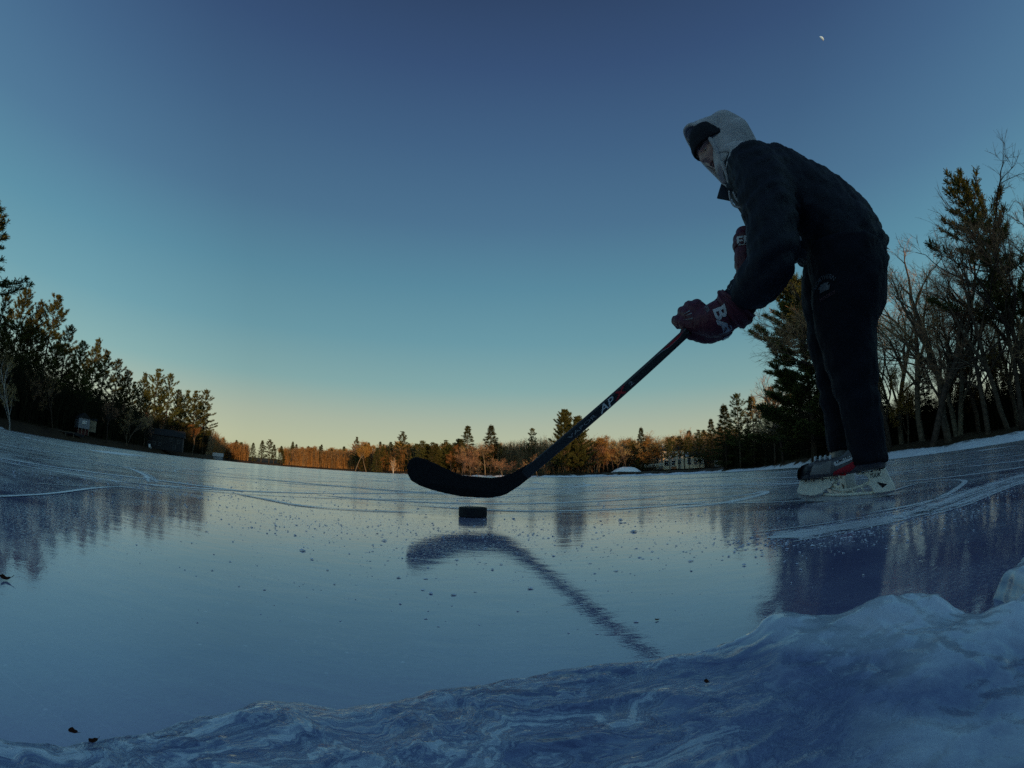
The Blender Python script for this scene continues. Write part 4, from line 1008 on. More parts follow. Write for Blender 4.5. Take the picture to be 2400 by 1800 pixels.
 'slash': [[(0.4644, 0.12, 0.6084), (0.4364, 0.12, 0.6171)], [(0.4575, 0.12, 0.6026), (0.4317, 0.12, 0.6074)], [(0.4648, 0.12, 0.591), (0.4307, 0.12, 0.5899)]],
 'sleeve': [(0.2914, 0.16, 0.6444), (0.2828, 0.16, 0.6369), (0.2751, 0.16, 0.6421), (0.2706, 0.16, 0.6523)],
 'stick': {'butt': (0.8204, 1.2783, 0.779),
           'heel': (0.0459, 1.27, 0.1225),
           'outline': [(0.0577, 1.27, 0.1528), (0.0038, 1.27, 0.1197), (-0.0273, 1.27, 0.1097), (-0.0549, 1.27, 0.1056), (-0.1384, 1.27, 0.1111), (-0.1765, 1.27, 0.1259), (-0.2138, 1.27, 0.1431), (-0.2415, 1.27, 0.1533),
                       (-0.2654, 1.27, 0.1586), (-0.2816, 1.27, 0.1507), (-0.2899, 1.27, 0.1332), (-0.288, 1.27, 0.1111), (-0.2774, 1.27, 0.0918), (-0.2521, 1.27, 0.0781), (-0.2221, 1.27, 0.0683),
                       (-0.1801, 1.27, 0.0588), (-0.1374, 1.27, 0.0516), (-0.0927, 1.27, 0.0491), (-0.0542, 1.27, 0.0499), (-0.0302, 1.27, 0.0539), (-0.0123, 1.27, 0.0602), (0.0234, 1.27, 0.0836),
                       (0.058, 1.27, 0.1116)]},
 'strings': [[(0.2433, 0.03, 1.0697), (0.2465, 0.03, 1.0327), (0.2395, 0.03, 1.0045), (0.2178, 0.03, 0.9905), (0.1994, 0.03, 0.9921), (0.1972, 0.03, 0.9734)],
             [(0.23, 0.03, 1.0614), (0.2232, 0.03, 1.0252), (0.2097, 0.03, 1.0044), (0.1938, 0.03, 1.016)]],
 'torso': [((0.1907, -0.06, 1.2333), 0.1, 0.083), ((0.1542, -0.06, 1.1937), 0.15, 0.115), ((0.1198, -0.06, 1.1311), 0.185, 0.15), ((0.0521, -0.06, 1.0426), 0.19, 0.165), ((-0.0313, -0.06, 0.9332), 0.18, 0.172),
           ((-0.0886, -0.06, 0.8498), 0.175, 0.165), ((-0.1094, -0.06, 0.7821), 0.178, 0.158), ((-0.1042, -0.06, 0.7248), 0.17, 0.14)],
 'txt': {'BA': ((0.3542, 0.13, 0.5841), (0.3392, 0.13, 0.5019)), 'ER': ((0.274, 0, 0.8643), (0.2113, 0, 0.8562)), 'NORTH': (-0.0056, 0.2, 0.6143), 'small': ((0.3833, 0.13, 0.6141), (0.3735, 0.13, 0.5782))},
 'zip': (-0.0289, 0.17, 0.7275)}
# ------------------------------------------------------------------ the skater
from mathutils import noise as mnoise
def cloth_mat(name, c, rough=.85, spec=.15, weave=900, sheen=.0):
    m, nt, out = new_mat(name)
    p = N(nt, 'ShaderNodeBsdfPrincipled', inp={'Roughness': rough, 'Specular IOR Level': spec, 'Sheen Weight': sheen})
    tc = N(nt, 'ShaderNodeTexCoord')
    n = noise(nt, tc.outputs['Object'], 14, 5); n2 = noise(nt, tc.outputs['Object'], weave, 2)
    n3 = noise(nt, tc.outputs['Object'], 22, 4, .6, .6)
    f = math_n(nt, 'ADD', math_n(nt, 'MULTIPLY', n.outputs['Fac'], .7), math_n(nt, 'MULTIPLY', n2.outputs['Fac'], .4))
    r = ramp(nt, [(.3, tuple(x * .65 for x in c)), (.8, tuple(x * 1.3 for x in c))], f)
    L(nt, r.outputs[0], p.inputs['Base Color'])
    b = N(nt, 'ShaderNodeBump', inp={'Strength': .35, 'Distance': .02})
    h = math_n(nt, 'ADD', n3.outputs['Fac'], math_n(nt, 'MULTIPLY', n2.outputs['Fac'], .06))
    L(nt, h, b.inputs['Height']); L(nt, b.outputs[0], p.inputs['Normal'])
    L(nt, p.outputs[0], out.inputs['Surface'])
    return m
JACKET = cloth_mat('navy_shell', (.009, .011, .018), rough=.7, spec=.25)
TROUSER = cloth_mat('black_trousers', (.007, .0075, .013), rough=.8)
HOODM = cloth_mat('grey_sweatshirt', (.50, .46, .455), weave=600, sheen=.15)
HATM = cloth_mat('black_knit', (.018, .018, .022), weave=300)
GLOVEM = cloth_mat('maroon_nylon', (.085, .012, .024), rough=.55, spec=.35)
GLOVED = cloth_mat('dark_palm', (.018, .012, .016), rough=.7)
SKIN = simple_mat('skin', (.55, .32, .26), rough=.55, spec=.35, var=.12, scale=60)
LIP = simple_mat('lip', (.26, .10, .09), rough=.5, spec=.35, var=.1)
WHITE = simple_mat('white_print', (.58, .58, .58), rough=.6, var=.12, scale=300)
GREYP = simple_mat('grey_print', (.24, .24, .25), rough=.6, var=.12, scale=300)
REDP = simple_mat('red_print', (.40, .02, .03), rough=.4, var=.15, scale=200)
PINKP = simple_mat('rose_print', (.13, .055, .07), rough=.7, var=.1, scale=300)
EYEW = simple_mat('eye_white', (.45, .43, .40), rough=.2, spec=.5, var=.03)
DARK = simple_mat('near_black', (.008, .008, .010), rough=.5, var=.2)

PERSON = empty('person', (.9666, 1.0525, 0), R(138), 'hockey player in grey hood and dark warm-up suit bending over a stick', 'person')

def ring_loft(mb, path, n=28, lat=None, cap=True):
    """path: [(centre, (a, b))] elliptical rings, a along lat axis (y), b across"""
    pts = [Vector(p) for p, _ in path]
    base = len(mb.v); m = len(path)
    for i in range(m):
        t = (pts[min(i + 1, m - 1)] - pts[max(i - 1, 0)]).normalized()
        y = Vector(lat) if lat is not None else Vector((0, 1, 0))
        y = (y - t * y.dot(t))
        y = y.normalized() if y.length > .1 else t.orthogonal().normalized()
        x = t.cross(y)
        r = path[i][1]; a, b = r if hasattr(r, '__len__') else (r, r)
        for k in range(n):
            q = 2 * PI * k / n
            mb.v.append(tuple(pts[i] + y * (a * math.cos(q)) + x * (b * math.sin(q))))
    for i in range(m - 1):
        for k in range(n):
            k2 = (k + 1) % n
            mb.f.append((base + i * n + k, base + i * n + k2, base + (i + 1) * n + k2, base + (i + 1) * n + k)); mb.mi.append(0)
    if cap:
        for i, rev in ((0, True), (m - 1, False)):
            c = len(mb.v); mb.v.append(tuple(pts[i]))
            for k in range(n):
                k2 = (k + 1) % n
                a, b = base + i * n + k, base + i * n + k2
                mb.f.append((c, b, a) if rev else (c, a, b)); mb.mi.append(0)

def smooth_path(path, n=5):
    P_ = np.array([list(p) + (list(r) if hasattr(r, '__len__') else [r, r]) for p, r in path], float)
    P_ = np.vstack([2 * P_[0] - P_[1], P_, 2 * P_[-1] - P_[-2]])
    out = []
    for i in range(1, len(P_) - 2):
        p0, p1, p2, p3 = P_[i - 1:i + 3]
        for t in np.linspace(0, 1, n, endpoint=False):
            out.append(.5 * ((2 * p1) + (-p0 + p2) * t + (2 * p0 - 5 * p1 + 4 * p2 - p3) * t * t + (-p0 + 3 * p1 - 3 * p2 + p3) * t ** 3))
    out.append(P_[-2])
    return [(tuple(q[:3]), (max(q[3], .003), max(q[4], .003))) for q in out]

def ball(mb, c, r, n=12):
    if not hasattr(r, '__len__'): r = (r, r, r)
    base = len(mb.v)
    for i in range(1, n):
        th = PI * i / n
        for k in range(n * 2):
            q = PI * k / n
            mb.v.append((c[0] + r[0] * math.sin(th) * math.cos(q), c[1] + r[1] * math.sin(th) * math.sin(q), c[2] + r[2] * math.cos(th)))
    m = n * 2
    for i in range(n - 2):
        for k in range(m):
            k2 = (k + 1) % m
            mb.f.append((base + i * m + k, base + (i + 1) * m + k, base + (i + 1) * m + k2, base + i * m + k2)); mb.mi.append(0)
    t = len(mb.v); mb.v += [(c[0], c[1], c[2] + r[2]), (c[0], c[1], c[2] - r[2])]
    for k in range(m):
        k2 = (k + 1) % m
        mb.f.append((t, base + k, base + k2)); mb.mi.append(0)
        mb.f.append((t + 1, base + (n - 2) * m + k2, base + (n - 2) * m + k)); mb.mi.append(0)

def capsule_chain(mb, chain, n=14):
    path = smooth_path(chain, 4)
    p0, r0 = path[0]; p1, r1 = path[-1]
    ring_loft(mb, path, n)
    ball(mb, p0, r0[0], 8); ball(mb, p1, r1[0], 8)

def fused(name, mb, mat, parent, voxel=.008, smooth_it=6, folds=None):
    """one continuous skin over overlapping lofts"""
    o = mb.build(name, mat, None)
    r = o.modifiers.new('r', 'REMESH'); r.mode = 'VOXEL'; r.voxel_size = voxel; r.use_smooth_shade = True
    if smooth_it:
        s = o.modifiers.new('s', 'SMOOTH'); s.factor = .5; s.iterations = smooth_it
    dg = bpy.context.evaluated_depsgraph_get()
    me = bpy.data.meshes.new_from_object(o.evaluated_get(dg))
    o.modifiers.clear()
    old = o.data; o.data = me; bpy.data.meshes.remove(old)
    me.materials.clear(); me.materials.append(mat)
    if folds:
        me.update()
        nv = len(me.vertices)
        for v in me.vertices:
            v.co += v.normal * folds(v.co)
        me.update()
    me.polygons.foreach_set('use_smooth', [True] * len(me.polygons))
    o.parent = parent
    me.name = name
    return o

def bvh_of(o):
    me = o.data
    return BVHTree.FromPolygons([v.co.copy() for v in me.vertices], [tuple(p.vertices) for p in me.polygons])

def lettering(name, body, org, right, up, size, mat, parent, target=None, shear=0, width=None, lift=.0008, arc=None, bold=.0):
    """text laid on a surface: org is the lower-left of the line"""
    cu = bpy.data.curves.new('t', 'FONT'); cu.body = body; cu.size = 1; cu.shear = shear; cu.offset = bold; cu.resolution_u = 3
    to = bpy.data.objects.new('t', cu); col.objects.link(to)
    dg = bpy.context.evaluated_depsgraph_get()
    me = bpy.data.meshes.new_from_object(to.evaluated_get(dg))
    bpy.data.objects.remove(to)
    bm = bmesh.new(); bm.from_mesh(me)
    bmesh.ops.triangulate(bm, faces=bm.faces[:])
    if target is not None:
        bmesh.ops.subdivide_edges(bm, edges=[e for e in bm.edges if e.calc_length() > .15], cuts=2, use_grid_fill=False)
        bmesh.ops.triangulate(bm, faces=bm.faces[:])
    xs = [v.co.x for v in bm.verts]; ys = [v.co.y for v in bm.verts]
    x0, x1, y0, y1 = min(xs), max(xs), min(ys), max(ys)
    sx = (width / (x1 - x0)) if width else size / (y1 - y0); sy = size / (y1 - y0)
    right = Vector(right).normalized(); up = Vector(up); up = (up - right * up.dot(right)).normalized(); nor = right.cross(up)
    org = Vector(org)
    for v in bm.verts:
        x, y = (v.co.x - x0) * sx, (v.co.y - y0) * sy
        if arc:
            wd = (x1 - x0) * sx; a = (x - wd / 2) / arc; rr = arc + y
            x, y = wd / 2 + rr * math.sin(a), rr * math.cos(a) - arc
        p = org + right * x + up * y
        if target is not None:
            hit = target.ray_cast(p + nor * .12, -nor, .4)
            if hit[0] is not None: p = hit[0] + nor * lift
            else:
                q = target.find_nearest(p); p = q[0] + q[1] * lift
        v.co = p
    bm.to_mesh(me); bm.free()
    me.materials.clear(); me.materials.append(mat)
    o = bpy.data.objects.new(name, me); col.objects.link(o); o.parent = parent
    return o

def patch(name, poly, mat, parent, target, lift=.001, nor=(0, 1, 0), cuts=3):
    """flat marking laid on a surface"""
    bm = bmesh.new(); f = bm.faces.new([bm.verts.new(p) for p in poly])
    bmesh.ops.triangulate(bm, faces=bm.faces[:])
    bmesh.ops.subdivide_edges(bm, edges=bm.edges[:], cuts=cuts, use_grid_fill=True)
    nor = Vector(nor)
    for v in bm.verts:
        hit = target.ray_cast(v.co + nor * .1, -nor, .3) if target else (None,)
        if hit[0] is not None: v.co = hit[0] + nor * lift
    me = bpy.data.meshes.new(name); bm.to_mesh(me); bm.free(); me.materials.append(mat)
    o = bpy.data.objects.new(name, me); col.objects.link(o); o.parent = parent
    return o

# ---- head frame: bowed and turned a little to the camera
HC = Vector(PT['hoodpts']['head'])
def frame(p, yw):
    f = Vector((math.cos(p) * math.cos(yw), math.cos(p) * math.sin(yw), -math.sin(p)))
    u_ = Vector((math.sin(p) * math.cos(yw), math.sin(p) * math.sin(yw), math.cos(p)))
    return f, u_.cross(f), u_
HF, HL, HU = frame(R(30), R(33))
def head_dir(az, el):     # az>0 toward the player's left
    return Vector((math.cos(el) * math.cos(az), math.cos(el) * math.sin(az), math.sin(el)))
def bump(az, el, a0, e0, sa, se): return math.exp(-((az - a0) / sa) ** 2 - ((el - e0) / se) ** 2)
def head_r(az, el):
    d = head_dir(az, el)
    # skull ellipsoid with jaw
    ax, ay, az_ = .093, .074, (.118 if d.z > 0 else .122)
    if d.x < 0: ax = .100
    r = 1 / math.sqrt((d.x / ax) ** 2 + (d.y / ay) ** 2 + (d.z / az_) ** 2)
    A, E = abs(az), el
    if d.x > -.2 and el < 0:
        r *= 1 - .10 * min(1, max(0, (A - .35) / .8)) * min(1, -el / .5)      # narrowing jaw
    r += .020 * bump(az, el, 0, -.20, .13, .16) + .012 * bump(az, el, 0, -.05, .10, .16) + .007 * bump(A, el, .13, -.24, .08, .07)   # nose
    r -= .010 * bump(A, el, .36, .04, .16, .12)            # eye sockets
    r += .006 * bump(A, el, .30, .22, .30, .08)            # brow
    r += .005 * bump(A, el, .62, -.22, .22, .16)           # cheeks
    r += .006 * bump(az, el, 0, -.50, .26, .045) + .007 * bump(az, el, 0, -.63, .22, .05)      # lips
    r -= .007 * bump(az, el, 0, -.565, .25, .028)          # parted mouth
    r += .012 * bump(az, el, 0, -.92, .28, .16)            # chin
    return r
def head_pt(az, el, k=1.0, off=0.0):
    d = head_dir(az, el); r = head_r(az, el) * k + off
    return HC + (HF * d.x + HL * d.y + HU * d.z) * r
def head_shell(mb, el0, el1, ne, na, k=1.0, off=0.0, az0=-PI, az1=PI):
    b0 = len(mb.v)
    for i in range(ne + 1):
        el = el0 + (el1 - el0) * i / ne
        for j in range(na + 1):
            mb.v.append(tuple(head_pt(az0 + (az1 - az0) * j / na, el, k, off)))
    for i in range(ne):
        for j in range(na):
            a = b0 + i * (na + 1) + j
            mb.f.append((a, a + 1, a + na + 2, a + na + 1)); mb.mi.append(0)

# ---- one continuous body under the clothes
mb = MB()
head_shell(mb, -PI / 2 + .01, PI / 2 - .01, 64, 96)
neck0 = HC - HU * .07 - HF * .03
tor = PT['torso']
ring_loft(mb, smooth_path([(tuple(neck0), (.055, .058)), (tor[0][0], (.06, .062)), (tor[1][0], (.08, .07))], 4), 24)
ring_loft(mb, smooth_path([(c, (a * .8, b * .74)) for c, a, b in tor]), 28)
for leg in ('leg_near', 'leg_far'): ring_loft(mb, smooth_path([(c, r * .66) for c, r in PT[leg][:-1]]), 20)
for arm in ('arm_near', 'arm_far'): ring_loft(mb, smooth_path([(c, r * .66) for c, r in PT[arm]]), 18)
# ears
for s in (-1, 1):
    c = head_pt(s * 1.62, -.12, 1.0, .004); ball(mb, c, (.012, .010, .028), 8)
body = fused('body', mb, SKIN, PERSON, .005, 1)
for s in (-1, 1):
    e = MB(); c = head_pt(s * .36, .03, 1.0, -.007); ball(e, c, .0125, 10)
    eo = e.build('eye', EYEW, PERSON, True)
    p_ = MB(); ball(p_, c + (HF * .94 + HL * s * .12 - HU * .3).normalized() * .0075, .0065, 8); p_.build('pupil', DARK, eo, True)
# open mouth line and lips
lm = MB(); pts = [head_pt(a, -.565 - .05 * (a / .25) ** 2, 1, .0015) for a in np.linspace(-.24, .24, 9)]
lm.tube(pts, [.002, .0035, .0045, .005, .005, .005, .0045, .0035, .002], 8); lm.build('mouth', DARK, PERSON, True)
for (e0, rr) in ((-.505, .0036), (-.625, .0046)):
    lm = MB(); pts = [head_pt(a, e0 + (-.05 if e0 > -.56 else .05) * (a / .25) ** 2, 1, .0005) for a in np.linspace(-.22, .22, 9)]
    lm.tube(pts, [rr * .3, rr * .7, rr, rr, rr * .9, rr, rr, rr * .7, rr * .3], 8); lm.build('lip', LIP, PERSON, True)
for s in (-1, 1):
    lm = MB(); pts = [head_pt(s * a, .20 + .03 * math.sin((a - .15) * 5), 1, .001) for a in np.linspace(.15, .56, 7)]
    lm.tube(pts, [.0015, .003, .0035, .0035, .003, .0022, .001], 6); lm.build('eyebrow', DARK, PERSON, True)

# ---- knitted hat pulled down to the brows
mb = MB(); b0 = 0; na = 64; ne = 22
for i in range(ne + 1):
    for j in range(na):
        az = -PI + 2 * PI * j / na
        lo = .26 - .34 * (1 - math.cos(az)) / 2
        el = lo + (PI / 2 - lo) * i / ne
        d = head_dir(az, el)
        ax, ay, az_ = .100, .082, .126
        r = 1 / math.sqrt((d.x / ax) ** 2 + (d.y / ay) ** 2 + (d.z / az_) ** 2) + .003 + (.003 if i in (0, 1, 2, 3, 4) else 0) + .001 * math.sin(az * 44)
        mb.v.append(tuple(HC + (HF * d.x + HL * d.y + HU * d.z) * r))
for i in range(ne):
    for j in range(na):
        j2 = (j + 1) % na
        mb.f.append((i * na + j, i * na + j2, (i + 1) * na + j2, (i + 1) * na + j)); mb.mi.append(0)
hat = mb.build('hat', HATM, PERSON, True)
sm_ = hat.modifiers.new('s', 'SOLIDIFY'); sm_.thickness = .006; sm_.offset = 1

# ---- hood of the sweatshirt
RT = Vector(PT['hoodpts']['rim_top']); RB = Vector(PT['hoodpts']['rim_bot'])
rc = (RT + RB) * .5; ru = (RT - RB).normalized()
hl_ = Vector((-math.sin(R(34)), math.cos(R(34)), 0)); hl_ = (hl_ - ru * hl_.dot(ru)).normalized()
hf_ = hl_.cross(ru)                         # out of the face opening
if hf_.x < 0: hf_ = -hf_; hl_ = -hl_
half = (RT - RB).length / 2
topv = Vector(PT['hoodpts']['top']); backv = Vector(PT['hoodpts']['back']); nape = Vector(PT['hoodpts']['nape'])
mb = MB(); nr, nq = 16, 72
_rp = np.array(PT['rim'] + PT['rim'] + PT['rim']); _rl = catmull(_rp, 12); _n = len(PT['rim'])
_rl = _rl[_n * 12:_n * 24]
_seg = np.linalg.norm(np.diff(np.vstack([_rl, _rl[:1]]), axis=0), axis=1); _cum = np.concatenate([[0], np.cumsum(_seg)])
_bot = _cum[7 * 12]; _tot = _cum[-1]
def rim(q):
    # q = 0 top, pi under the chin, round by the near cheek
    s = _bot * q / PI if q <= PI else _bot + (_tot - _bot) * (q - PI) / PI
    s = min(s, _tot - 1e-6); i = int(np.searchsorted(_cum, s, side='right')) - 1
    f = (s - _cum[i]) / max(_seg[i], 1e-9); p = _rl[i] * (1 - f) + _rl[(i + 1) % len(_rl)] * f
    return Vector(p)
HB = Vector((.20, -.06, 1.385))            # middle of the hood's back volume
for i in range(nr + 1):
    t = i / nr
    for j in range(nq):
        q = 2 * PI * j / nq
        p0 = rim(q)
        c_, s_ = math.cos(q), math.sin(q)
        # bulging shell that closes at the back
        up = .165 if c_ > 0 else .19
        back = -.125 * math.sin(t * PI / 2)
        rad = math.cos(t * PI / 2) ** .62
        dirn = ru * (c_ * up) + hl_ * (s_ * .108 * (1 - .3 * max(0, -c_)))
        pe = HB + Vector((.0, 0, 0)) + dirn * rad + hf_ * (back + .03)
        k = min(1, t / .42); k = k * k * (3 - 2 * k)
        p = p0 * (1 - k) + pe * k
        fold = .008 * math.sin(q * 7 + t * 5) * math.sin(PI * min(1, t * 1.6)) + .007 * math.sin(t * 20 + 2.5 * s_) * (1 if abs(s_) > .3 else .3) * min(1, t * 4) * (1 - t)
        mb.v.append(tuple(p + (p - HB).normalized() * fold))
for i in range(nr):
    for j in range(nq):
        j2 = (j + 1) % nq
        mb.f.append((i * nq + j, i * nq + j2, (i + 1) * nq + j2, (i + 1) * nq + j)); mb.mi.append(0)
hood = mb.build('hood', HOODM, PERSON, True)
sm_ = hood.modifiers.new('s', 'SOLIDIFY'); sm_.thickness = .007; sm_.offset = -1
ss_ = hood.modifiers.new('u', 'SUBSURF'); ss_.levels = 1; ss_.render_levels = 1
mb = MB(); mb.tube([rim(2 * PI * j / 72) for j in range(73)], .0085, 8, False); mb.build('hem', HOODM, hood, True)
# skirt of the hood tucked into the collar
mb = MB()
ring_loft(mb, smooth_path([(tuple(HB + Vector((-.01, 0, -.06))), (.10, .10)), (tuple(nape * .45 + RB * .55 + Vector((.0, 0, .03))), (.105, .088)), (tor[0][0], (.115, .10)), (tor[1][0], (.13, .09))], 5), 36, cap=False)
mb.build('hood_skirt', HOODM, hood, True)
for c in PT['strings']:
    mb = MB(); pts = catmull(c, 5); mb.tube([tuple(p) for p in pts], .0042, 6); mb.build('drawstring', HOODM, hood, True)

# ---- jacket
def jf(co):
    n1 = mnoise.fractal(Vector((co.x * 16, co.y * 16, co.z * 9)), .8, 2.1, 4)
    n2 = math.sin(co.z * 95 + co.x * 40 + 3 * mnoise.noise(co * 9)) * max(0, mnoise.noise(co * 5 + Vector((4, 1, 2))) + .25)
    return .011 * n1 + .009 * n2
mb = MB()
ring_loft(mb, smooth_path([(c, (a, b)) for c, a, b in tor]), 40)
for arm in ('arm_near', 'arm_far'): ring_loft(mb, smooth_path([(c, r) for c, r in PT[arm]]), 26)
sh = PT['arm_near'][0]; ball(mb, sh[0], sh[1], 12); sh = PT['arm_far'][0]; ball(mb, sh[0], sh[1], 12)
jacket = fused('jacket', mb, JACKET, PERSON, .008, 8, jf)
mb = MB()                                   # stand-up collar and its open flap
tv0 = (Vector(tor[0][0]) - Vector(tor[1][0])).normalized()
cpath = [(tuple(Vector(tor[0][0]) + tv0 * .010), (.104, .088)), (tuple(Vector(tor[0][0]) - tv0 * .04), (.132, .112))]
ring_loft(mb, cpath, 36, cap=False)
collar = mb.build('collar', JACKET, jacket, True)
s_ = collar.modifiers.new('s', 'SOLIDIFY'); s_.thickness = .006
c4 = [Vector(p) for p in PT['collar']]
mb = MB(); g = 6
for i in range(g + 1):
    for j in range(g + 1):
        a, b_ = i / g, j / g
        p = (c4[0] * (1 - a) + c4[1] * a) * (1 - b_) + (c4[3] * (1 - a) + c4[2] * a) * b_
        mb.v.append(tuple(p + Vector((0, .006 * math.sin(a * 3) * math.sin(b_ * 3), 0))))
for i in range(g):
    for j in range(g):
        a = i * (g + 1) + j; mb.f.append((a, a + 1, a + g + 2, a + g + 1)); mb.mi.append(0)
fl = mb.build('collar_flap', JACKET, jacket, True); s_ = fl.modifiers.new('s', 'SOLIDIFY'); s_.thickness = .005
jb = bvh_of(jacket)
zp = Vector(PT['zip']); hit = jb.find_nearest(zp)[0]
MB().box((hit.x, hit.y + .004, hit.z), (.005, .003, .014)).build('zip_pull', GREYP, jacket)
pts = [jb.find_nearest(Vector(p))[0] + Vector((0, .002, 0)) for p in PT['sleeve']]
mb = MB(); mb.tube(pts, .0014, 5); mb.build('sleeve_mark', GREYP, jacket)

# ---- trousers
def tf_(co):
    n1 = mnoise.fractal(Vector((co.x * 14, co.y * 14, co.z * 7)), .8, 2.1, 4)
    n2 = math.sin(co.z * 62 + co.x * 30 + 4 * mnoise.noise(co * 7)) * max(0, mnoise.noise(co * 4 + Vector((1, 7, 2))) + .2)
    return .008 * n1 + .006 * n2
mb = MB()
ring_loft(mb, smooth_path([(c, (a * .96, b * .95)) for c, a, b in tor[4:]]), 36)
for leg in ('leg_near', 'leg_far'): ring_loft(mb, smooth_path([(c, r) for c, r in PT[leg]]), 28)
trousers = fused('trousers', mb, TROUSER, PERSON, .008, 6, tf_)
tb = bvh_of(trousers)
EMB = simple_mat('worn_print', (.13, .13, .14), rough=.8, var=.5, scale=120)
nd = Vector(PT['txt']['NORTH'])
lettering('thigh_print', 'NORTHERN', nd + Vector((.045, 0, .012)), (-1, .12, 0), (0, 0, 1), .013, EMB, trousers, tb, width=.070, arc=.036, lift=.003)
mb_ = [(.020, 0, .004), (.010, 0, .013), (-.004, 0, .015), (-.018, 0, .011), (-.006, 0, .006), (-.020, 0, .003), (-.008, 0, -.003), (-.014, 0, -.010), (.004, 0, -.008), (.018, 0, -.010), (.010, 0, -.002)]
patch('thigh_emblem', [nd + Vector(p) + Vector((.004, .05, -.012)) for p in mb_], EMB, trousers, tb, .003)
lettering('thigh_print', 'HOCKEY', nd + Vector((.036, 0, -.045)), (-1, .12, .10), (0, 0, 1), .009, PINKP, trousers, tb, width=.055, lift=.003)

# ---- gloves
def glove(pre):
    mb = MB()
    capsule_chain(mb, PT[pre + '_body'], 20)
    if pre + '_palm' in PT: capsule_chain(mb, PT[pre + '_palm'], 16)
    for c in PT[pre + '_fingers']: capsule_chain(mb, c, 12)
    capsule_chain(mb, PT[pre + '_thumb'], 12)
    gm = fused('glove', mb, GLOVEM, PERSON, .0042, 1, lambda co: .0012 * mnoise.fractal(co * 60, .8, 2, 3) - .0022 * max(0, math.sin(co.x * 190 + co.z * 60)) ** 8)
    mb = MB()
    path = smooth_path(PT[pre + '_cuff'], 10)
    path = [(p, tuple(x * (1 + .035 * math.sin(i * .9)) for x in r)) for i, (p, r) in enumerate(path)]
    ring_loft(mb, path, 32, cap=False)
    cf = mb.build('cuff', GLOVEM, gm, True)
    s = cf.modifiers.new('s', 'SOLIDIFY'); s.thickness = .010; s.offset = -1
    ss = cf.modifiers.new('u', 'SUBSURF'); ss.levels = 1; ss.render_levels = 1
    return gm, cf
gl, glc = glove('gl')
gr, grc = glove('gr')
glb = BVHTree.FromPolygons([v.co.copy() for v in gl.data.vertices] + [v.co.copy() for v in glc.data.vertices],
                           [tuple(p.vertices) for p in gl.data.polygons] + [tuple(i + len(gl.data.vertices) for i in p.vertices) for p in glc.data.polygons])
camloc = Vector((-.9666, -1.0525, .11)); camloc.rotate(Matrix.Rotation(-R(138), 3, 'Z').to_euler())
def facing(p): return (camloc - Vector(p)).normalized()
p0, p1 = [Vector(q) for q in PT['txt']['BA']]
rt_v = (p1 - p0).normalized(); up_v = facing(p0).cross(rt_v)
lettering('cuff_lettering', 'BA', p0, rt_v, up_v, .040, WHITE, gl, glb, width=.088, bold=.03, lift=.0022)
pu = p1 + rt_v * .006
lettering('cuff_lettering', 'UER', pu - facing(p0) * .03, rt_v - facing(p0) * .8, up_v, .040, WHITE, gl, glb, width=.10, bold=.03, lift=.0022)
p0, p1 = [Vector(q) for q in PT['txt']['small']]
rv2 = (p1 - p0).normalized()
lettering('hand_lettering', 'VAPOR', p0, rv2, facing(p0).cross(rv2), .012, GREYP, gl, glb, width=(p1 - p0).length, lift=.002)
for a, b_ in PT['slash']:
    a, b_ = Vector(a), Vector(b_); d_ = (b_ - a).normalized(); n_ = facing(a); s_ = n_.cross(d_) * .0022
    patch('finger_stripe', [a, b_ - s_, b_ + s_], GREYP, gl, glb, .0018, n_)
grb = BVHTree.FromPolygons([v.co.copy() for v in gr.data.vertices] + [v.co.copy() for v in grc.data.vertices],
                           [tuple(p.vertices) for p in gr.data.polygons] + [tuple(i + len(gr.data.vertices) for i in p.vertices) for p in grc.data.polygons])
p0, p1 = [Vector(q) for q in PT['txt']['ER']]
rt_v = (p1 - p0).normalized()
lettering('cuff_lettering', 'ER', p0, rt_v, facing(p0).cross(rt_v), .032, WHITE, gr, grb, width=(p1 - p0).length, bold=.03, lift=.0022)

# ---- skates
BOOT = simple_mat('boot_grey', (.11, .105, .11), rough=.45, spec=.4, var=.2, scale=50, bump=.2)
CAPM = simple_mat('toe_cap', (.012, .013, .02), rough=.4, spec=.4, var=.2)
HOLD = simple_mat('scuffed_holder', (.90, .84, .70), rough=.5, spec=.35, var=.14, scale=70, bump=.1, bscale=200)
STEEL = simple_mat('runner_steel', (.62, .62, .62), rough=.35, spec=.5, var=.15, scale=90, metal=.3)
LACE = simple_mat('lace', (.55, .55, .55), rough=.8, var=.2)
SK = PT['skate']
def prism(mb, poly, y0, y1, y0b=None, y1b=None, zsplit=None):
    """closed outline in x-z pulled from y0 to y1"""
    n = len(poly); b = len(mb.v)
    for y in (y0, y1):
        for p in poly: mb.v.append((p[0], y, p[2]))
    mb.f.append(tuple(b + i for i in range(n))); mb.f.append(tuple(b + n + i for i in reversed(range(n)))); mb.mi += [0, 0]
    for i in range(n):
        j = (i + 1) % n
        mb.f.append((b + i, b + n + i, b + n + j, b + j)); mb.mi.append(0)
def solid(name, poly, y0, y1, mat, parent, bev=.002):
    mb = MB(); prism(mb, poly, y0, y1); o = mb.build(name, mat, parent)
    bm = bmesh.new(); bm.from_mesh(o.data); bmesh.ops.recalc_face_normals(bm, faces=bm.faces[:]); bm.to_mesh(o.data); bm.free()
    if bev:
        b = o.modifiers.new('b', 'BEVEL'); b.width = bev; b.segments = 2; b.limit_method = 'ANGLE'
    return o
YC = SK['boot'][0][1]                       # plane in which the outline was measured
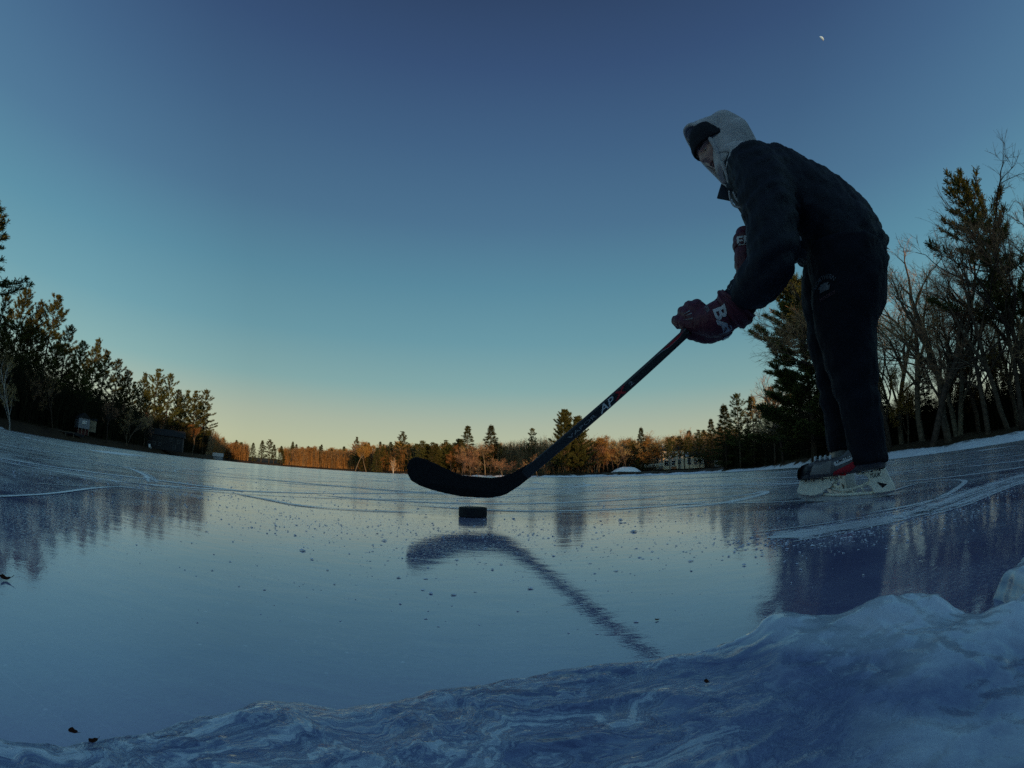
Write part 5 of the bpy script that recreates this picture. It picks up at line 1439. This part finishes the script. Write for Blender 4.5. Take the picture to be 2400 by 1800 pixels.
def build_skate(root):
    # boot: outline inflated into a rounded shell
    bp = [Vector(p) for p in SK['boot']]
    cz = lambda x: 0
    xs = [p.x for p in bp]; x0, x1 = min(xs), max(xs)
    mb = MB(); ns = 40; nk = 20
    def span(x):
        zs_ = []
        for i in range(len(bp)):
            a, c = bp[i], bp[(i + 1) % len(bp)]
            if (a.x - x) * (c.x - x) <= 0 and abs(a.x - c.x) > 1e-6:
                zs_.append(a.z + (c.z - a.z) * (x - a.x) / (c.x - a.x))
        return (min(zs_), max(zs_)) if zs_ else None
    rows = []
    for i in range(ns + 1):
        x = x0 + .0005 + (x1 - x0 - .001) * i / ns
        sp = span(x)
        t = i / ns
        hw = .046 * min(1, (min(t, 1 - t) / .10 + .02)) ** .5 * (1 - .12 * math.sin(PI * t))
        row = []
        for k in range(nk):
            q = 2 * PI * k / nk
            cy, cz_ = math.cos(q), math.sin(q)
            e = .55
            y = hw * math.copysign(abs(cy) ** e, cy) * (1 - .25 * max(0, cz_) * (1 if sp[1] - sp[0] > .07 else .4))
            z = (sp[0] + sp[1]) / 2 + (sp[1] - sp[0]) / 2 * math.copysign(abs(cz_) ** e, cz_)
            row.append(len(mb.v)); mb.v.append((x, YC - .04 + y, z))
        rows.append(row)
    for i in range(ns):
        for k in range(nk):
            k2 = (k + 1) % nk
            mb.f.append((rows[i][k], rows[i][k2], rows[i + 1][k2], rows[i + 1][k])); mb.mi.append(0)
    mb.f.append(tuple(rows[0])); mb.f.append(tuple(reversed(rows[-1]))); mb.mi += [0, 0]
    boot = mb.build('boot', BOOT, root, True)
    bm = bmesh.new(); bm.from_mesh(boot.data); bmesh.ops.recalc_face_normals(bm, faces=bm.faces[:]); bm.to_mesh(boot.data); bm.free()
    bb = bvh_of(boot)
    patch('toe_cap', [Vector(p) for p in SK['toecap']], CAPM, boot, bb, .0012)
    patch('red_stripe', [Vector(p) for p in SK['red']], REDP, boot, bb, .0012)
    patch('side_panel', [Vector(p) for p in SK['swoosh']], simple_mat('boot_panel', (.22, .21, .20), rough=.5, var=.15), boot, bb, .001)
    patch('badge', [Vector(p) for p in SK['badge']], WHITE, boot, bb, .0014)
    a, b_ = [Vector(p) for p in SK['lim']]
    lettering('badge_lettering', 'LIMITED', a + (b_ - a) * .06 + Vector((0, 0, .0015)), b_ - a, (0, 0, 1), .0085, DARK, boot, bb, width=(b_ - a).length * .85, lift=.002, bold=.02)
    for p in SK['laces']:
        mb = MB(); p = Vector(p); mb.tube([p + Vector((0, .0, -.006)), p + Vector((0, -.012, .004)), p + Vector((0, -.055, .005)), p + Vector((0, -.075, -.006))], .0038, 8); mb.build('lace', LACE, boot, True)
    # blade holder
    yn, yf = YC - .022, YC - .058
    hold = solid('blade_holder', SK['front'], yf, yn, HOLD, root, .003)
    solid('rear_post', SK['rear'], yf, yn, HOLD, hold, .003)
    mb = MB(); mb.tube(catmull(SK['arc'], 6) + np.array([0, -.04, 0]), .0048, 8); mb.build('bridge', HOLD, hold, True)
    mb = MB(); mb.tube(catmull(SK['rail'], 6) + np.array([0, -.04, -.001]), .0052, 8); mb.build('lower_rail', HOLD, hold, True)
    for a, b_ in SK['struts']:
        mb = MB(); mb.tube([Vector(a) + Vector((0, -.04, 0)), Vector(b_) + Vector((0, -.04, 0))], .0028, 8); mb.build('strut', HOLD, hold, True)
    for p in SK['rivets']:
        mb = MB(); ball(mb, (p[0], yn + .0005, p[2]), (.0032, .0015, .0022), 6); mb.build('rivet', DARK, hold, True)
    solid('vent_mark', SK['tri'], yn + .0003, yn + .0012, DARK, hold, 0)
    a, b_ = [Vector(p) for p in SK['tuuk']]
    lettering('holder_lettering', 'TUUK', Vector((a.x, yn + .0008, a.z)), Vector((b_.x - a.x, 0, b_.z - a.z)), (0, 0, 1), .0125, DARK, hold, None, shear=.3, width=(b_ - a).length, bold=.02)
    solid('runner', list(SK['blade_top']) + list(reversed(SK['blade_bot'])), YC - .0415, YC - .0385, STEEL, root, 0)
near = empty('skate', (0, 0, 0)); near.parent = PERSON
build_skate(near)
zmin = min(p[2] for p in SK['blade_bot'])
near.location.z = .0005 - zmin
far = empty('skate', (0, 0, 0)); far.parent = PERSON
def copy_children(src, dst):
    for ch in list(src.children):
        c = ch.copy(); col.objects.link(c); c.parent = dst
        copy_children(ch, c)
copy_children(near, far)
# the other foot points away from the camera
ax_ = Vector((-.06, YC - .04, 0)); tgt_ = Vector((.01, -.185, 0)); rot_ = Matrix.Rotation(R(-72), 3, 'Z')
far.rotation_euler = (0, 0, R(-72)); far.location = tgt_ - rot_ @ ax_
far.location.z = near.location.z

# ------------------------------------------------------------------ hockey stick
STK = PT['stick']
SHAFT = simple_mat('carbon_shaft', (.012, .012, .016), rough=.32, spec=.5, var=.3, scale=60)
TAPE = simple_mat('black_tape', (.010, .010, .012), rough=.85, spec=.2, var=.3, scale=250, bump=.3, bscale=300)
stick = empty('hockey_stick', tuple(STK['heel']), 0, 'black hockey stick with red marks held just above the puck', 'hockey stick')
hv = Vector(STK['heel']); bv = Vector(STK['butt'])
mb = MB()
ol = [Vector(p) - hv for p in STK['outline']]
ol = [Vector((p.x, -.020 * (max(0, -p.x) / .3) ** 1.6 * 1.6, p.z)) for p in ol]
mb2 = MB(); n = len(ol)
for dy in (-.003, .003):
    for p in ol: mb2.v.append((p.x, p.y + dy, p.z))
mb2.f.append(tuple(range(n))); mb2.f.append(tuple(n + i for i in reversed(range(n))))
for i in range(n): mb2.f.append((i, n + i, n + (i + 1) % n, (i + 1) % n))
mb2.mi = [0] * len(mb2.f)
bl = mb2.build('blade', TAPE, stick)
bm = bmesh.new(); bm.from_mesh(bl.data); bmesh.ops.recalc_face_normals(bm, faces=bm.faces[:]); bm.to_mesh(bl.data); bm.free()
b = bl.modifiers.new('b', 'BEVEL'); b.width = .0018; b.segments = 2; b.limit_method = 'ANGLE'
sd_ = (bv - hv).normalized(); tocam = Vector((0, 0, .11)) - (hv + bv) / 2
sn = (tocam - sd_ * tocam.dot(sd_)).normalized(); sw = sn.cross(sd_)        # face normal, width axis (up-left)
if sw.z < 0: sw = -sw
SL = (bv - hv).length
mb = MB(); secs = []
for t, wd, th in [(-.012, .030, .008), (.05, .029, .014), (.12, .029, .019), (.3, .029, .020), (SL + .03, .029, .020)]:
    row = []
    for k in range(16):
        q = 2 * PI * (k + .5) / 16; cx, cy = math.cos(q), math.sin(q); e = .38
        row.append(len(mb.v)); mb.v.append(tuple(sd_ * t + sw * (wd / 2 * math.copysign(abs(cx) ** e, cx)) + sn * (th / 2 * math.copysign(abs(cy) ** e, cy))))
    secs.append(row)
for i in range(len(secs) - 1):
    for k in range(16):
        k2 = (k + 1) % 16; mb.f.append((secs[i][k], secs[i][k2], secs[i + 1][k2], secs[i + 1][k])); mb.mi.append(0)
mb.f.append(tuple(secs[0])); mb.f.append(tuple(reversed(secs[-1]))); mb.mi += [0, 0]
shaft = mb.build('shaft', SHAFT, stick, False)
bm = bmesh.new(); bm.from_mesh(shaft.data); bmesh.ops.recalc_face_normals(bm, faces=bm.faces[:]); bm.to_mesh(shaft.data); bm.free()
b = shaft.modifiers.new('b', 'BEVEL'); b.width = .001; b.segments = 1; b.limit_method = 'ANGLE'
def on(t, a, lift=.0108): return sd_ * t + sw * a + sn * lift
def mark(name, poly, mat):
    mb = MB(); mb.v = [tuple(on(t, a)) for t, a in poly]; mb.f = [tuple(range(len(poly)))]; mb.mi = [0]
    return mb.build(name, mat, shaft)
lettering('shaft_lettering', 'VAPOR', on(.150, -.0065), sd_, sw, .0095, GREYP, shaft, None, width=.105)
lettering('shaft_lettering', 'AP', on(.268, -.0115), sd_, sw, .0205, WHITE, shaft, None, width=.062, shear=.35, bold=.01)
lettering('shaft_lettering', 'X', on(.326, -.0105, .0106), sd_, sw, .020, REDP, shaft, None, width=.058, shear=.3, bold=.03)
lettering('shaft_lettering', '2', on(.392, -.0065), sd_, sw, .011, GREYP, shaft, None, width=.016, bold=.01)
mark('red_flash', [(.545, .010), (.575, .0035), (.62, .0035), (.655, .0105)], REDP)
mark('flash_outline', [(.515, .009), (.54, .0075), (.573, .0022), (.622, .0022), (.655, .009), (.6525, .0088), (.621, .0034), (.574, .0034), (.545, .010)], GREYP)
mark('red_flash', [(.665, .0105), (.678, .006), (.705, .0105)], REDP)
mark('silver_line', [(.66, .003), (.676, .0045), (.70, .009), (.73, .010), (.70, .0078), (.677, .0034)], GREYP)
mark('silver_line', [(.655, -.003), (.72, -.001), (.72, -.002), (.655, -.004)], GREYP)
mark('silver_line', [(.73, .003), (.80, .006), (.80, .005), (.73, .002)], GREYP)

# ------------------------------------------------------------------ puck
PUCK = simple_mat('puck_rubber', (.008, .008, .010), rough=.65, spec=.3, var=.3, scale=120)
mb = MB(); n = 56
prof = [(.0, .0254), (.030, .0254), (.0352, .0254), (.0371, .0248), (.0381, .0232), (.0381, .0022), (.0371, .0006), (.0352, 0), (0, 0)]
rows = []
for r_, z in prof:
    row = []
    for k in range(n if r_ else 1):
        q = 2 * PI * k / n; rr = r_ - (.0004 if (r_ > .038 and k % 2) else 0)
        row.append(len(mb.v)); mb.v.append((rr * math.cos(q), rr * math.sin(q), z))
    rows.append(row)
for i in range(len(rows) - 1):
    a, b_ = rows[i], rows[i + 1]
    for k in range(n):
        k2 = (k + 1) % n
        q = [a[k % len(a)], b_[k % len(b_)], b_[k2 % len(b_)], a[k2 % len(a)]]
        q = [x for j, x in enumerate(q) if x not in q[:j]]
        mb.f.append(tuple(q)); mb.mi.append(0)
pk = mb.build('puck', PUCK, None, False)
pk.location = (-.1009, 1.204, .0006)
tag(pk, 'black rubber puck lying on the ice under the stick blade', 'puck')
# ------------------------------------------------------------------ moon, sunlit half only
def dirv(az, el): return Vector((math.cos(R(el)) * math.sin(R(az)), math.cos(R(el)) * math.cos(R(az)), math.sin(R(el))))
m, nt, out = new_mat('moon_rock')
tc = N(nt, 'ShaderNodeTexCoord'); nn = noise(nt, tc.outputs['Object'], .06, 4)
r = ramp(nt, [(.4, (.34, .48, .64)), (.6, (.44, .64, .8))], nn.outputs['Fac'])
d = N(nt, 'ShaderNodeBsdfDiffuse'); L(nt, r.outputs[0], d.inputs['Color']); L(nt, d.outputs[0], out.inputs['Surface'])
mc = dirv(57.0, 47.5) * 3000; rad = 17.0
zax = tosun; xax = zax.orthogonal().normalized(); yax = zax.cross(xax)
mb = MB(); nn_ = 14
for i in range(nn_ + 1):
    th = (PI / 2 - .06) * i / nn_
    for k in range(40):
        q = 2 * PI * k / 40
        mb.v.append(tuple((zax * math.cos(th) + (xax * math.cos(q) + yax * math.sin(q)) * math.sin(th)) * rad))
for i in range(nn_):
    for k in range(40):
        k2 = (k + 1) % 40; mb.f.append((i * 40 + k, (i + 1) * 40 + k, (i + 1) * 40 + k2, i * 40 + k2)); mb.mi.append(0)
mo = mb.build('moon', m, None, True); mo.location = mc
tag(mo, 'pale half moon high in the blue sky above the skater', 'moon')

# ------------------------------------------------------------------ houses
CREAM = simple_mat('cream_siding', (.58, .49, .38), rough=.8, var=.12, scale=2)
CREAM2 = simple_mat('grey_siding', (.36, .34, .33), rough=.8, var=.12, scale=2)
WTRIM = simple_mat('white_trim', (.62, .62, .64), rough=.6, var=.06)
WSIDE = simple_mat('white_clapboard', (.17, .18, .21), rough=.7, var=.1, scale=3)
ROOF = simple_mat('dark_shingle', (.014, .014, .015), rough=.9, var=.3, scale=3)
SNOWM = simple_mat('roof_snow', (.66, .70, .78), rough=.7, var=.06)
GLASS = simple_mat('window_glass', (.015, .018, .024), rough=.08, spec=.6, var=.1)
BEIGE = simple_mat('beige_wall', (.22, .19, .14), rough=.8, var=.1)
REDW = simple_mat('red_board', (.06, .012, .012), rough=.7, var=.2)
DWALL = simple_mat('dark_wall', (.012, .012, .014), rough=.8, var=.2)
WOOD = simple_mat('weathered_wood', (.09, .075, .06), rough=.85, var=.3, scale=6)
STONE = simple_mat('dark_stone', (.05, .045, .042), rough=.9, var=.4, scale=2)
def house_root(name, az, d, label, cat, turn=0, up=0.0):
    x, y, _ = polar(az, d)
    return empty(name, (x, y, gz(az, d) + up), -R(az) + R(turn), label, cat)       # local -y looks to the lake
def wallbox(root, name, c, s, mat, rz=0): return MB().box(c, s, rz).build(name, mat, root)
def win(root, x, y, z, w, h, tri=False, sill=True):
    f = MB()
    f.box((x, y - .05, z + h / 2 + .05), (w + .2, .1, .1)); f.box((x, y - .05, z - h / 2 - .05), (w + .2, .12, .1))
    for s in (-1, 1): f.box((x + s * (w / 2 + .05), y - .05, z), (.1, .1, h))
    f.box((x, y - .04, z), (.05, .06, h - .002)); f.box((x, y - .045, z + h * .1), (w - .002, .06, .05))
    fo = f.build('window', WTRIM, root)
    MB().box((x, y - .015, z), (w, .03, h)).build('pane', GLASS, fo)
    return fo
def gable(root, c, w, d, h, over, mat, axis='x', name='roof'):
    """ridge along axis; c is eave-level centre"""
    mb = MB(); t = .18
    a, b_ = (w / 2 + over, d / 2 + over)
    if axis == 'x': v = [(-a, -b_, 0), (a, -b_, 0), (a, b_, 0), (-a, b_, 0), (-a, 0, h), (a, 0, h)]; f = [(0, 1, 5, 4), (2, 3, 4, 5), (0, 4, 3), (1, 2, 5), (3, 2, 1, 0)]
    else: v = [(-a, -b_, 0), (a, -b_, 0), (a, b_, 0), (-a, b_, 0), (0, -b_, h), (0, b_, h)]; f = [(0, 4, 5, 3), (1, 2, 5, 4), (0, 1, 4), (2, 3, 5), (3, 2, 1, 0)]
    mb.add([(c[0] + p[0], c[1] + p[1], c[2] + p[2]) for p in v], f)
    return mb.build(name, mat, root)
def hip(root, c, w, d, h, over, mat, ridge=.3, name='roof'):
    a, b_ = w / 2 + over, d / 2 + over; rr = w / 2 * ridge
    v = [(-a, -b_, 0), (a, -b_, 0), (a, b_, 0), (-a, b_, 0), (-rr, 0, h), (rr, 0, h)]
    return MB().add([(c[0] + p[0], c[1] + p[1], c[2] + p[2]) for p in v], [(0, 1, 5, 4), (1, 2, 5), (2, 3, 4, 5), (3, 0, 4), (3, 2, 1, 0)]).build(name, mat, root)
# pale mansion across the ice
hr = house_root('house', 21.5, 168, 'pale two-storey lake house with bays and a wing behind dark pines', 'house', up=.2)
wallbox(hr, 'wall', (-3.2, 0, 3.3), (9.2, 8, 6.6), CREAM2)
wallbox(hr, 'wing', (5.2, -.6, 2.1), (7.0, 7.4, 4.2), CREAM)
wallbox(hr, 'side_wing', (-8.1, .6, 2.9), (1.6, 6, 5.8), CREAM)
for x in (-.9, 1.15): wallbox(hr, 'bay', (x - .3, -4.15, 3.2), (.85, .9, 6.4), CREAM)
wallbox(hr, 'bay', (-5.0, -4.12, 3.2), (2.6, .8, 6.4), CREAM)
hip(hr, (-3.2, 0, 6.6), 9.2, 8, 2.2, .45, ROOF, .5)
hip(hr, (5.2, -.6, 4.2), 7.0, 7.4, 2.7, .5, ROOF, .2)
gable(hr, (-8.1, .6, 5.8), 1.6, 6, 1.2, .3, ROOF, 'y')
MB().add([(2.0, -4.85, 4.35), (3.6, -4.85, 4.35), (3.3, -2.7, 5.9), (2.0, -3.2, 5.4)], [(0, 1, 2, 3)]).build('roof_snow', SNOWM, hr)
wallbox(hr, 'chimney', (-5.9, 1.2, 8.2), (1.3, 1.1, 2.6), WTRIM)
for x, z, w_, h_, y in [(-5.6, 5.0, .75, 1.7, -4.52), (-4.5, 5.0, .75, 1.7, -4.52), (-4.9, 2.2, 1.5, 1.9, -4.52), (-2.4, 5.0, 1.1, 1.5, -4.0), (-2.4, 2.2, 1.2, 1.8, -4.0), (.0, 2.4, 1.3, 1.5, -4.0), (.3, 5.0, 1.0, 1.5, -4.0),
                          (3.3, 2.3, 1.1, 1.9, -4.3), (5.6, 2.2, 1.0, 1.6, -4.3), (7.4, 2.2, .9, 1.6, -4.3), (-8.1, 4.0, .8, 1.4, -2.4)]:
    win(hr, x, y, z, w_, h_)
ar = MB(); ar.add([(3.3 + .62 * math.cos(q), -4.36, 3.32 + .62 * math.sin(q)) for q in np.linspace(0, PI, 13)], [tuple(range(13))]); ar.build('arched_light', GLASS, hr)
dk = MB(); dk.box((-9.3, -6.6, .95), (7.0, 3.0, .16)); dk.build('deck', WOOD, hr)
rl = MB(); rl.box((-9.3, -8.0, 1.95), (7, .08, .1))
for k in range(15): rl.box((-12.75 + k * .5, -8.0, 1.45), (.07, .07, .9))
rl.build('railing', WTRIM, hr)
MB().box((-2.2, -8.3, .4), (1.9, .5, .9)).build('terrace_wall', simple_mat('terracotta', (.20, .08, .04), rough=.8), hr)
# dark stone retaining wall on the bank with snow in front
def strip_wall(name, az0, az1, off, h, th, mat, label, cat):
    n = 14; mb = MB(); az_m = (az0 + az1) / 2
    ox, oy, _ = polar(az_m, float(shore_r(az_m)) + off)
    pts = []
    for k in range(n + 1):
        a = az0 + (az1 - az0) * k / n
        d = float(shore_r(a)) + off; x, y, _ = polar(a, d); pts.append((x, y, gz(a, d), a))
    b0 = 0
    for x, y, z, a in pts:
        dx, dy = math.sin(R(a)) * th, math.cos(R(a)) * th
        hh = h * rnd.uniform(.85, 1.1)
        mb.v += [(x, y, z - .4), (x, y, z + hh), (x + dx, y + dy, z + hh), (x + dx, y + dy, z - .4)]
    for k in range(n):
        for j in range(3):
            a = k * 4 + j; mb.f.append((a, a + 4, a + 5, a + 1)); mb.mi.append(0)
    mb.f += [(0, 1, 2, 3), (n * 4 + 3, n * 4 + 2, n * 4 + 1, n * 4)]; mb.mi += [0, 0]
    return tag(mb.build(name, mat, None), label, cat)
strip_wall('retaining_wall', 11.5, 27.0, 5.5, .55, .5, STONE, 'long low dark stone wall along the snowy bank before the pale house', 'wall')
# snow mound left of the house
def mound(az, d, w, dp, h, label):
    x, y, _ = polar(az, d); z = gz(az, d); mb = MB(); n = 26
    for j in range(n + 1):
        for i in range(n + 1):
            a, b_ = i / n * 2 - 1, j / n * 2 - 1
            e = max(0, 1 - abs(a) ** 3.0) * max(0, 1 - b_ * b_)
            mb.v.append((a * w / 2, b_ * dp / 2, h * e * (1 - .35 * max(0, -a - .2)) + .12 * mnoise.noise(Vector((a * 4, b_ * 4, 1))) - .3))
    for j in range(n):
        for i in range(n):
            q = j * (n + 1) + i; mb.f.append((q, q + 1, q + n + 2, q + n + 1)); mb.mi.append(0)
    o = mb.build('snow_mound', SNOWM, None, True); o.location = (x, y, z); o.rotation_euler = (0, 0, -R(az))
    return tag(o, label, 'snow mound')
mound(14.6, 158, 11, 6, 2.0, 'broad smooth snow mound on the bank before the pale house')
sh_ = house_root('shed', 26.3, 160, 'small white garden shed beside the dark conifers near the pale house', 'shed')
wallbox(sh_, 'wall', (0, 0, 1.2), (2.4, 2.4, 2.4), WSIDE); gable(sh_, (0, 0, 2.4), 2.4, 2.4, .9, .2, ROOF, 'y'); win(sh_, 0, -1.2, 1.4, .6, .7)
# cottage and others under the shaded pines
ct = house_root('cottage', -54.9, 92, 'small white gabled cottage with red boards under the shaded pines', 'cottage', turn=12, up=.3)
wallbox(ct, 'wall', (0, 0, 1.9), (2.3, 5, 1.7), WSIDE)
MB().add([(-1.15, -2.5, 2.75), (1.15, -2.5, 2.75), (0, -2.5, 3.65)], [(0, 1, 2)]).build('gable_wall', WSIDE, ct)
gable(ct, (0, .02, 2.80), 2.3, 5, .95, .12, ROOF, 'y')
for x in (-.2, .25): win(ct, x, -2.5, 2.1, .22, .32)
wallbox(ct, 'lower_wall', (0, .4, .5), (2.2, 4.4, 1.1), REDW)
for x in (-1.05, -.35, .35, 1.05): wallbox(ct, 'post', (x, -2.45, .5), (.07, .07, 1.1), BEIGE)
bs = house_root('shed', -53.6, 101, 'plain beige shed wall just beyond the white cottage', 'shed', up=.8)
wallbox(bs, 'wall', (0, 0, 1.2), (2.0, 3, 2.2), BEIGE); gable(bs, (0, 0, 2.3), 2.0, 3, .5, .15, ROOF, 'x')
dh = house_root('house', -44.2, 132, 'low dark house with pale window frames hidden under the pines', 'house', turn=-6)
wallbox(dh, 'wall', (0, 0, 1.9), (11, 6, 3.8), DWALL); gable(dh, (0, 0, 3.8), 11, 6, 1.8, .4, ROOF, 'x')
WTRIM_, WTRIM = WTRIM, simple_mat('grey_trim', (.06, .06, .065), rough=.7, var=.1)
for x, z in [(-4.2, 1.4), (-2.6, 1.4), (-1.0, 1.4), (2.2, 2.9), (4.4, 2.6), (3.2, 1.0)]: win(dh, x, -3.0, z, .6, .8)
WTRIM = WTRIM_
fh = house_root('house', -37.3, 240, 'tiny white house at the far end of the shaded shore', 'house', up=.1)
wallbox(fh, 'wall', (0, 0, 1.3), (5.2, 4, 2.6), WSIDE); gable(fh, (0, 0, 2.6), 5.2, 4, 1.7, .3, CREAM2, 'x')
for x in (-1.4, 1.3): win(fh, x, -2.0, 1.4, .8, 1.0)
hu = house_root('hut', -22.9, 336, 'little white hut at the water under the rusty far trees', 'hut')
wallbox(hu, 'wall', (0, 0, 1.1), (2.6, 2.6, 2.2), WSIDE); gable(hu, (0, 0, 2.2), 2.6, 2.6, 1.2, .2, CREAM, 'x'); win(hu, 0, -1.3, 1.2, .8, .8)
# bits along the shaded shore
def dock(az, d, label):
    t = house_root('dock', az, d, label, 'dock')
    MB().box((0, 0, .45), (3.4, 1.2, .1)).build('deck', WOOD, t)
    for x in (-1.5, 0, 1.5):
        for y in (-.5, .5): MB().box((x, y, .15), (.12, .12, .75)).build('post', WOOD, t)
    return t
dock(-56.8, 84.5, 'small wooden dock section pulled up beside the white cottage')
def rowboat(az, d, rz, label):
    x, y, _ = polar(az, d); t = empty('rowing_boat', (x, y, gz(az, d) + .05), rz, label, 'boat')
    mb = MB(); n = 12; rows = []
    for i in range(n + 1):
        s = i / n * 2 - 1; wd = .62 * (1 - abs(s) ** 2.4) + .05; row = []
        for k in range(9):
            q = PI * k / 8; row.append(len(mb.v)); mb.v.append((s * 1.7, wd * math.cos(q), .48 * math.sin(q) * (1 - .25 * abs(s) ** 3)))
        rows.append(row)
    for i in range(n):
        for k in range(8): mb.f.append((rows[i][k], rows[i + 1][k], rows[i + 1][k + 1], rows[i][k + 1])); mb.mi.append(0)
    mb.build('hull', DWALL, t, True)
    kb = MB(); kb.tube([(-1.6, 0, .40), (-.6, 0, .5), (.6, 0, .5), (1.6, 0, .40)], .03, 6); kb.build('keel', WOOD, t)
rowboat(-56.0, 86, .6, 'dark upturned rowing boat on the bank by the cottage, outer of two')
rowboat(-55.2, 87, .2, 'dark upturned rowing boat on the bank by the cottage, inner of two')
def chair(az, d, label):
    t = house_root('garden_chair', az, d, label, 'garden chair', turn=20)
    s = MB().box((0, 0, .4), (.6, .55, .05)).build('seat', WTRIM, t)
    b_ = MB().add([(-.3, .25, .4), (.3, .25, .4), (.28, .5, 1.15), (-.28, .5, 1.15), (-.3, .29, .4), (.3, .29, .4), (.28, .54, 1.15), (-.28, .54, 1.15)],
                  [(0, 1, 2, 3), (7, 6, 5, 4), (0, 4, 5, 1), (1, 5, 6, 2), (2, 6, 7, 3), (3, 7, 4, 0)]).build('backrest', WTRIM, t)
    for x in (-.28, .28):
        for y in (-.25, .25): MB().box((x, y, .18), (.07, .07, .39)).build('leg', WTRIM, t)
        MB().box((x, 0, .6), (.1, .7, .04)).build('armrest', WTRIM, t)
chair(-46.0, 127, 'pale slatted garden chair on the bank before the dark house')
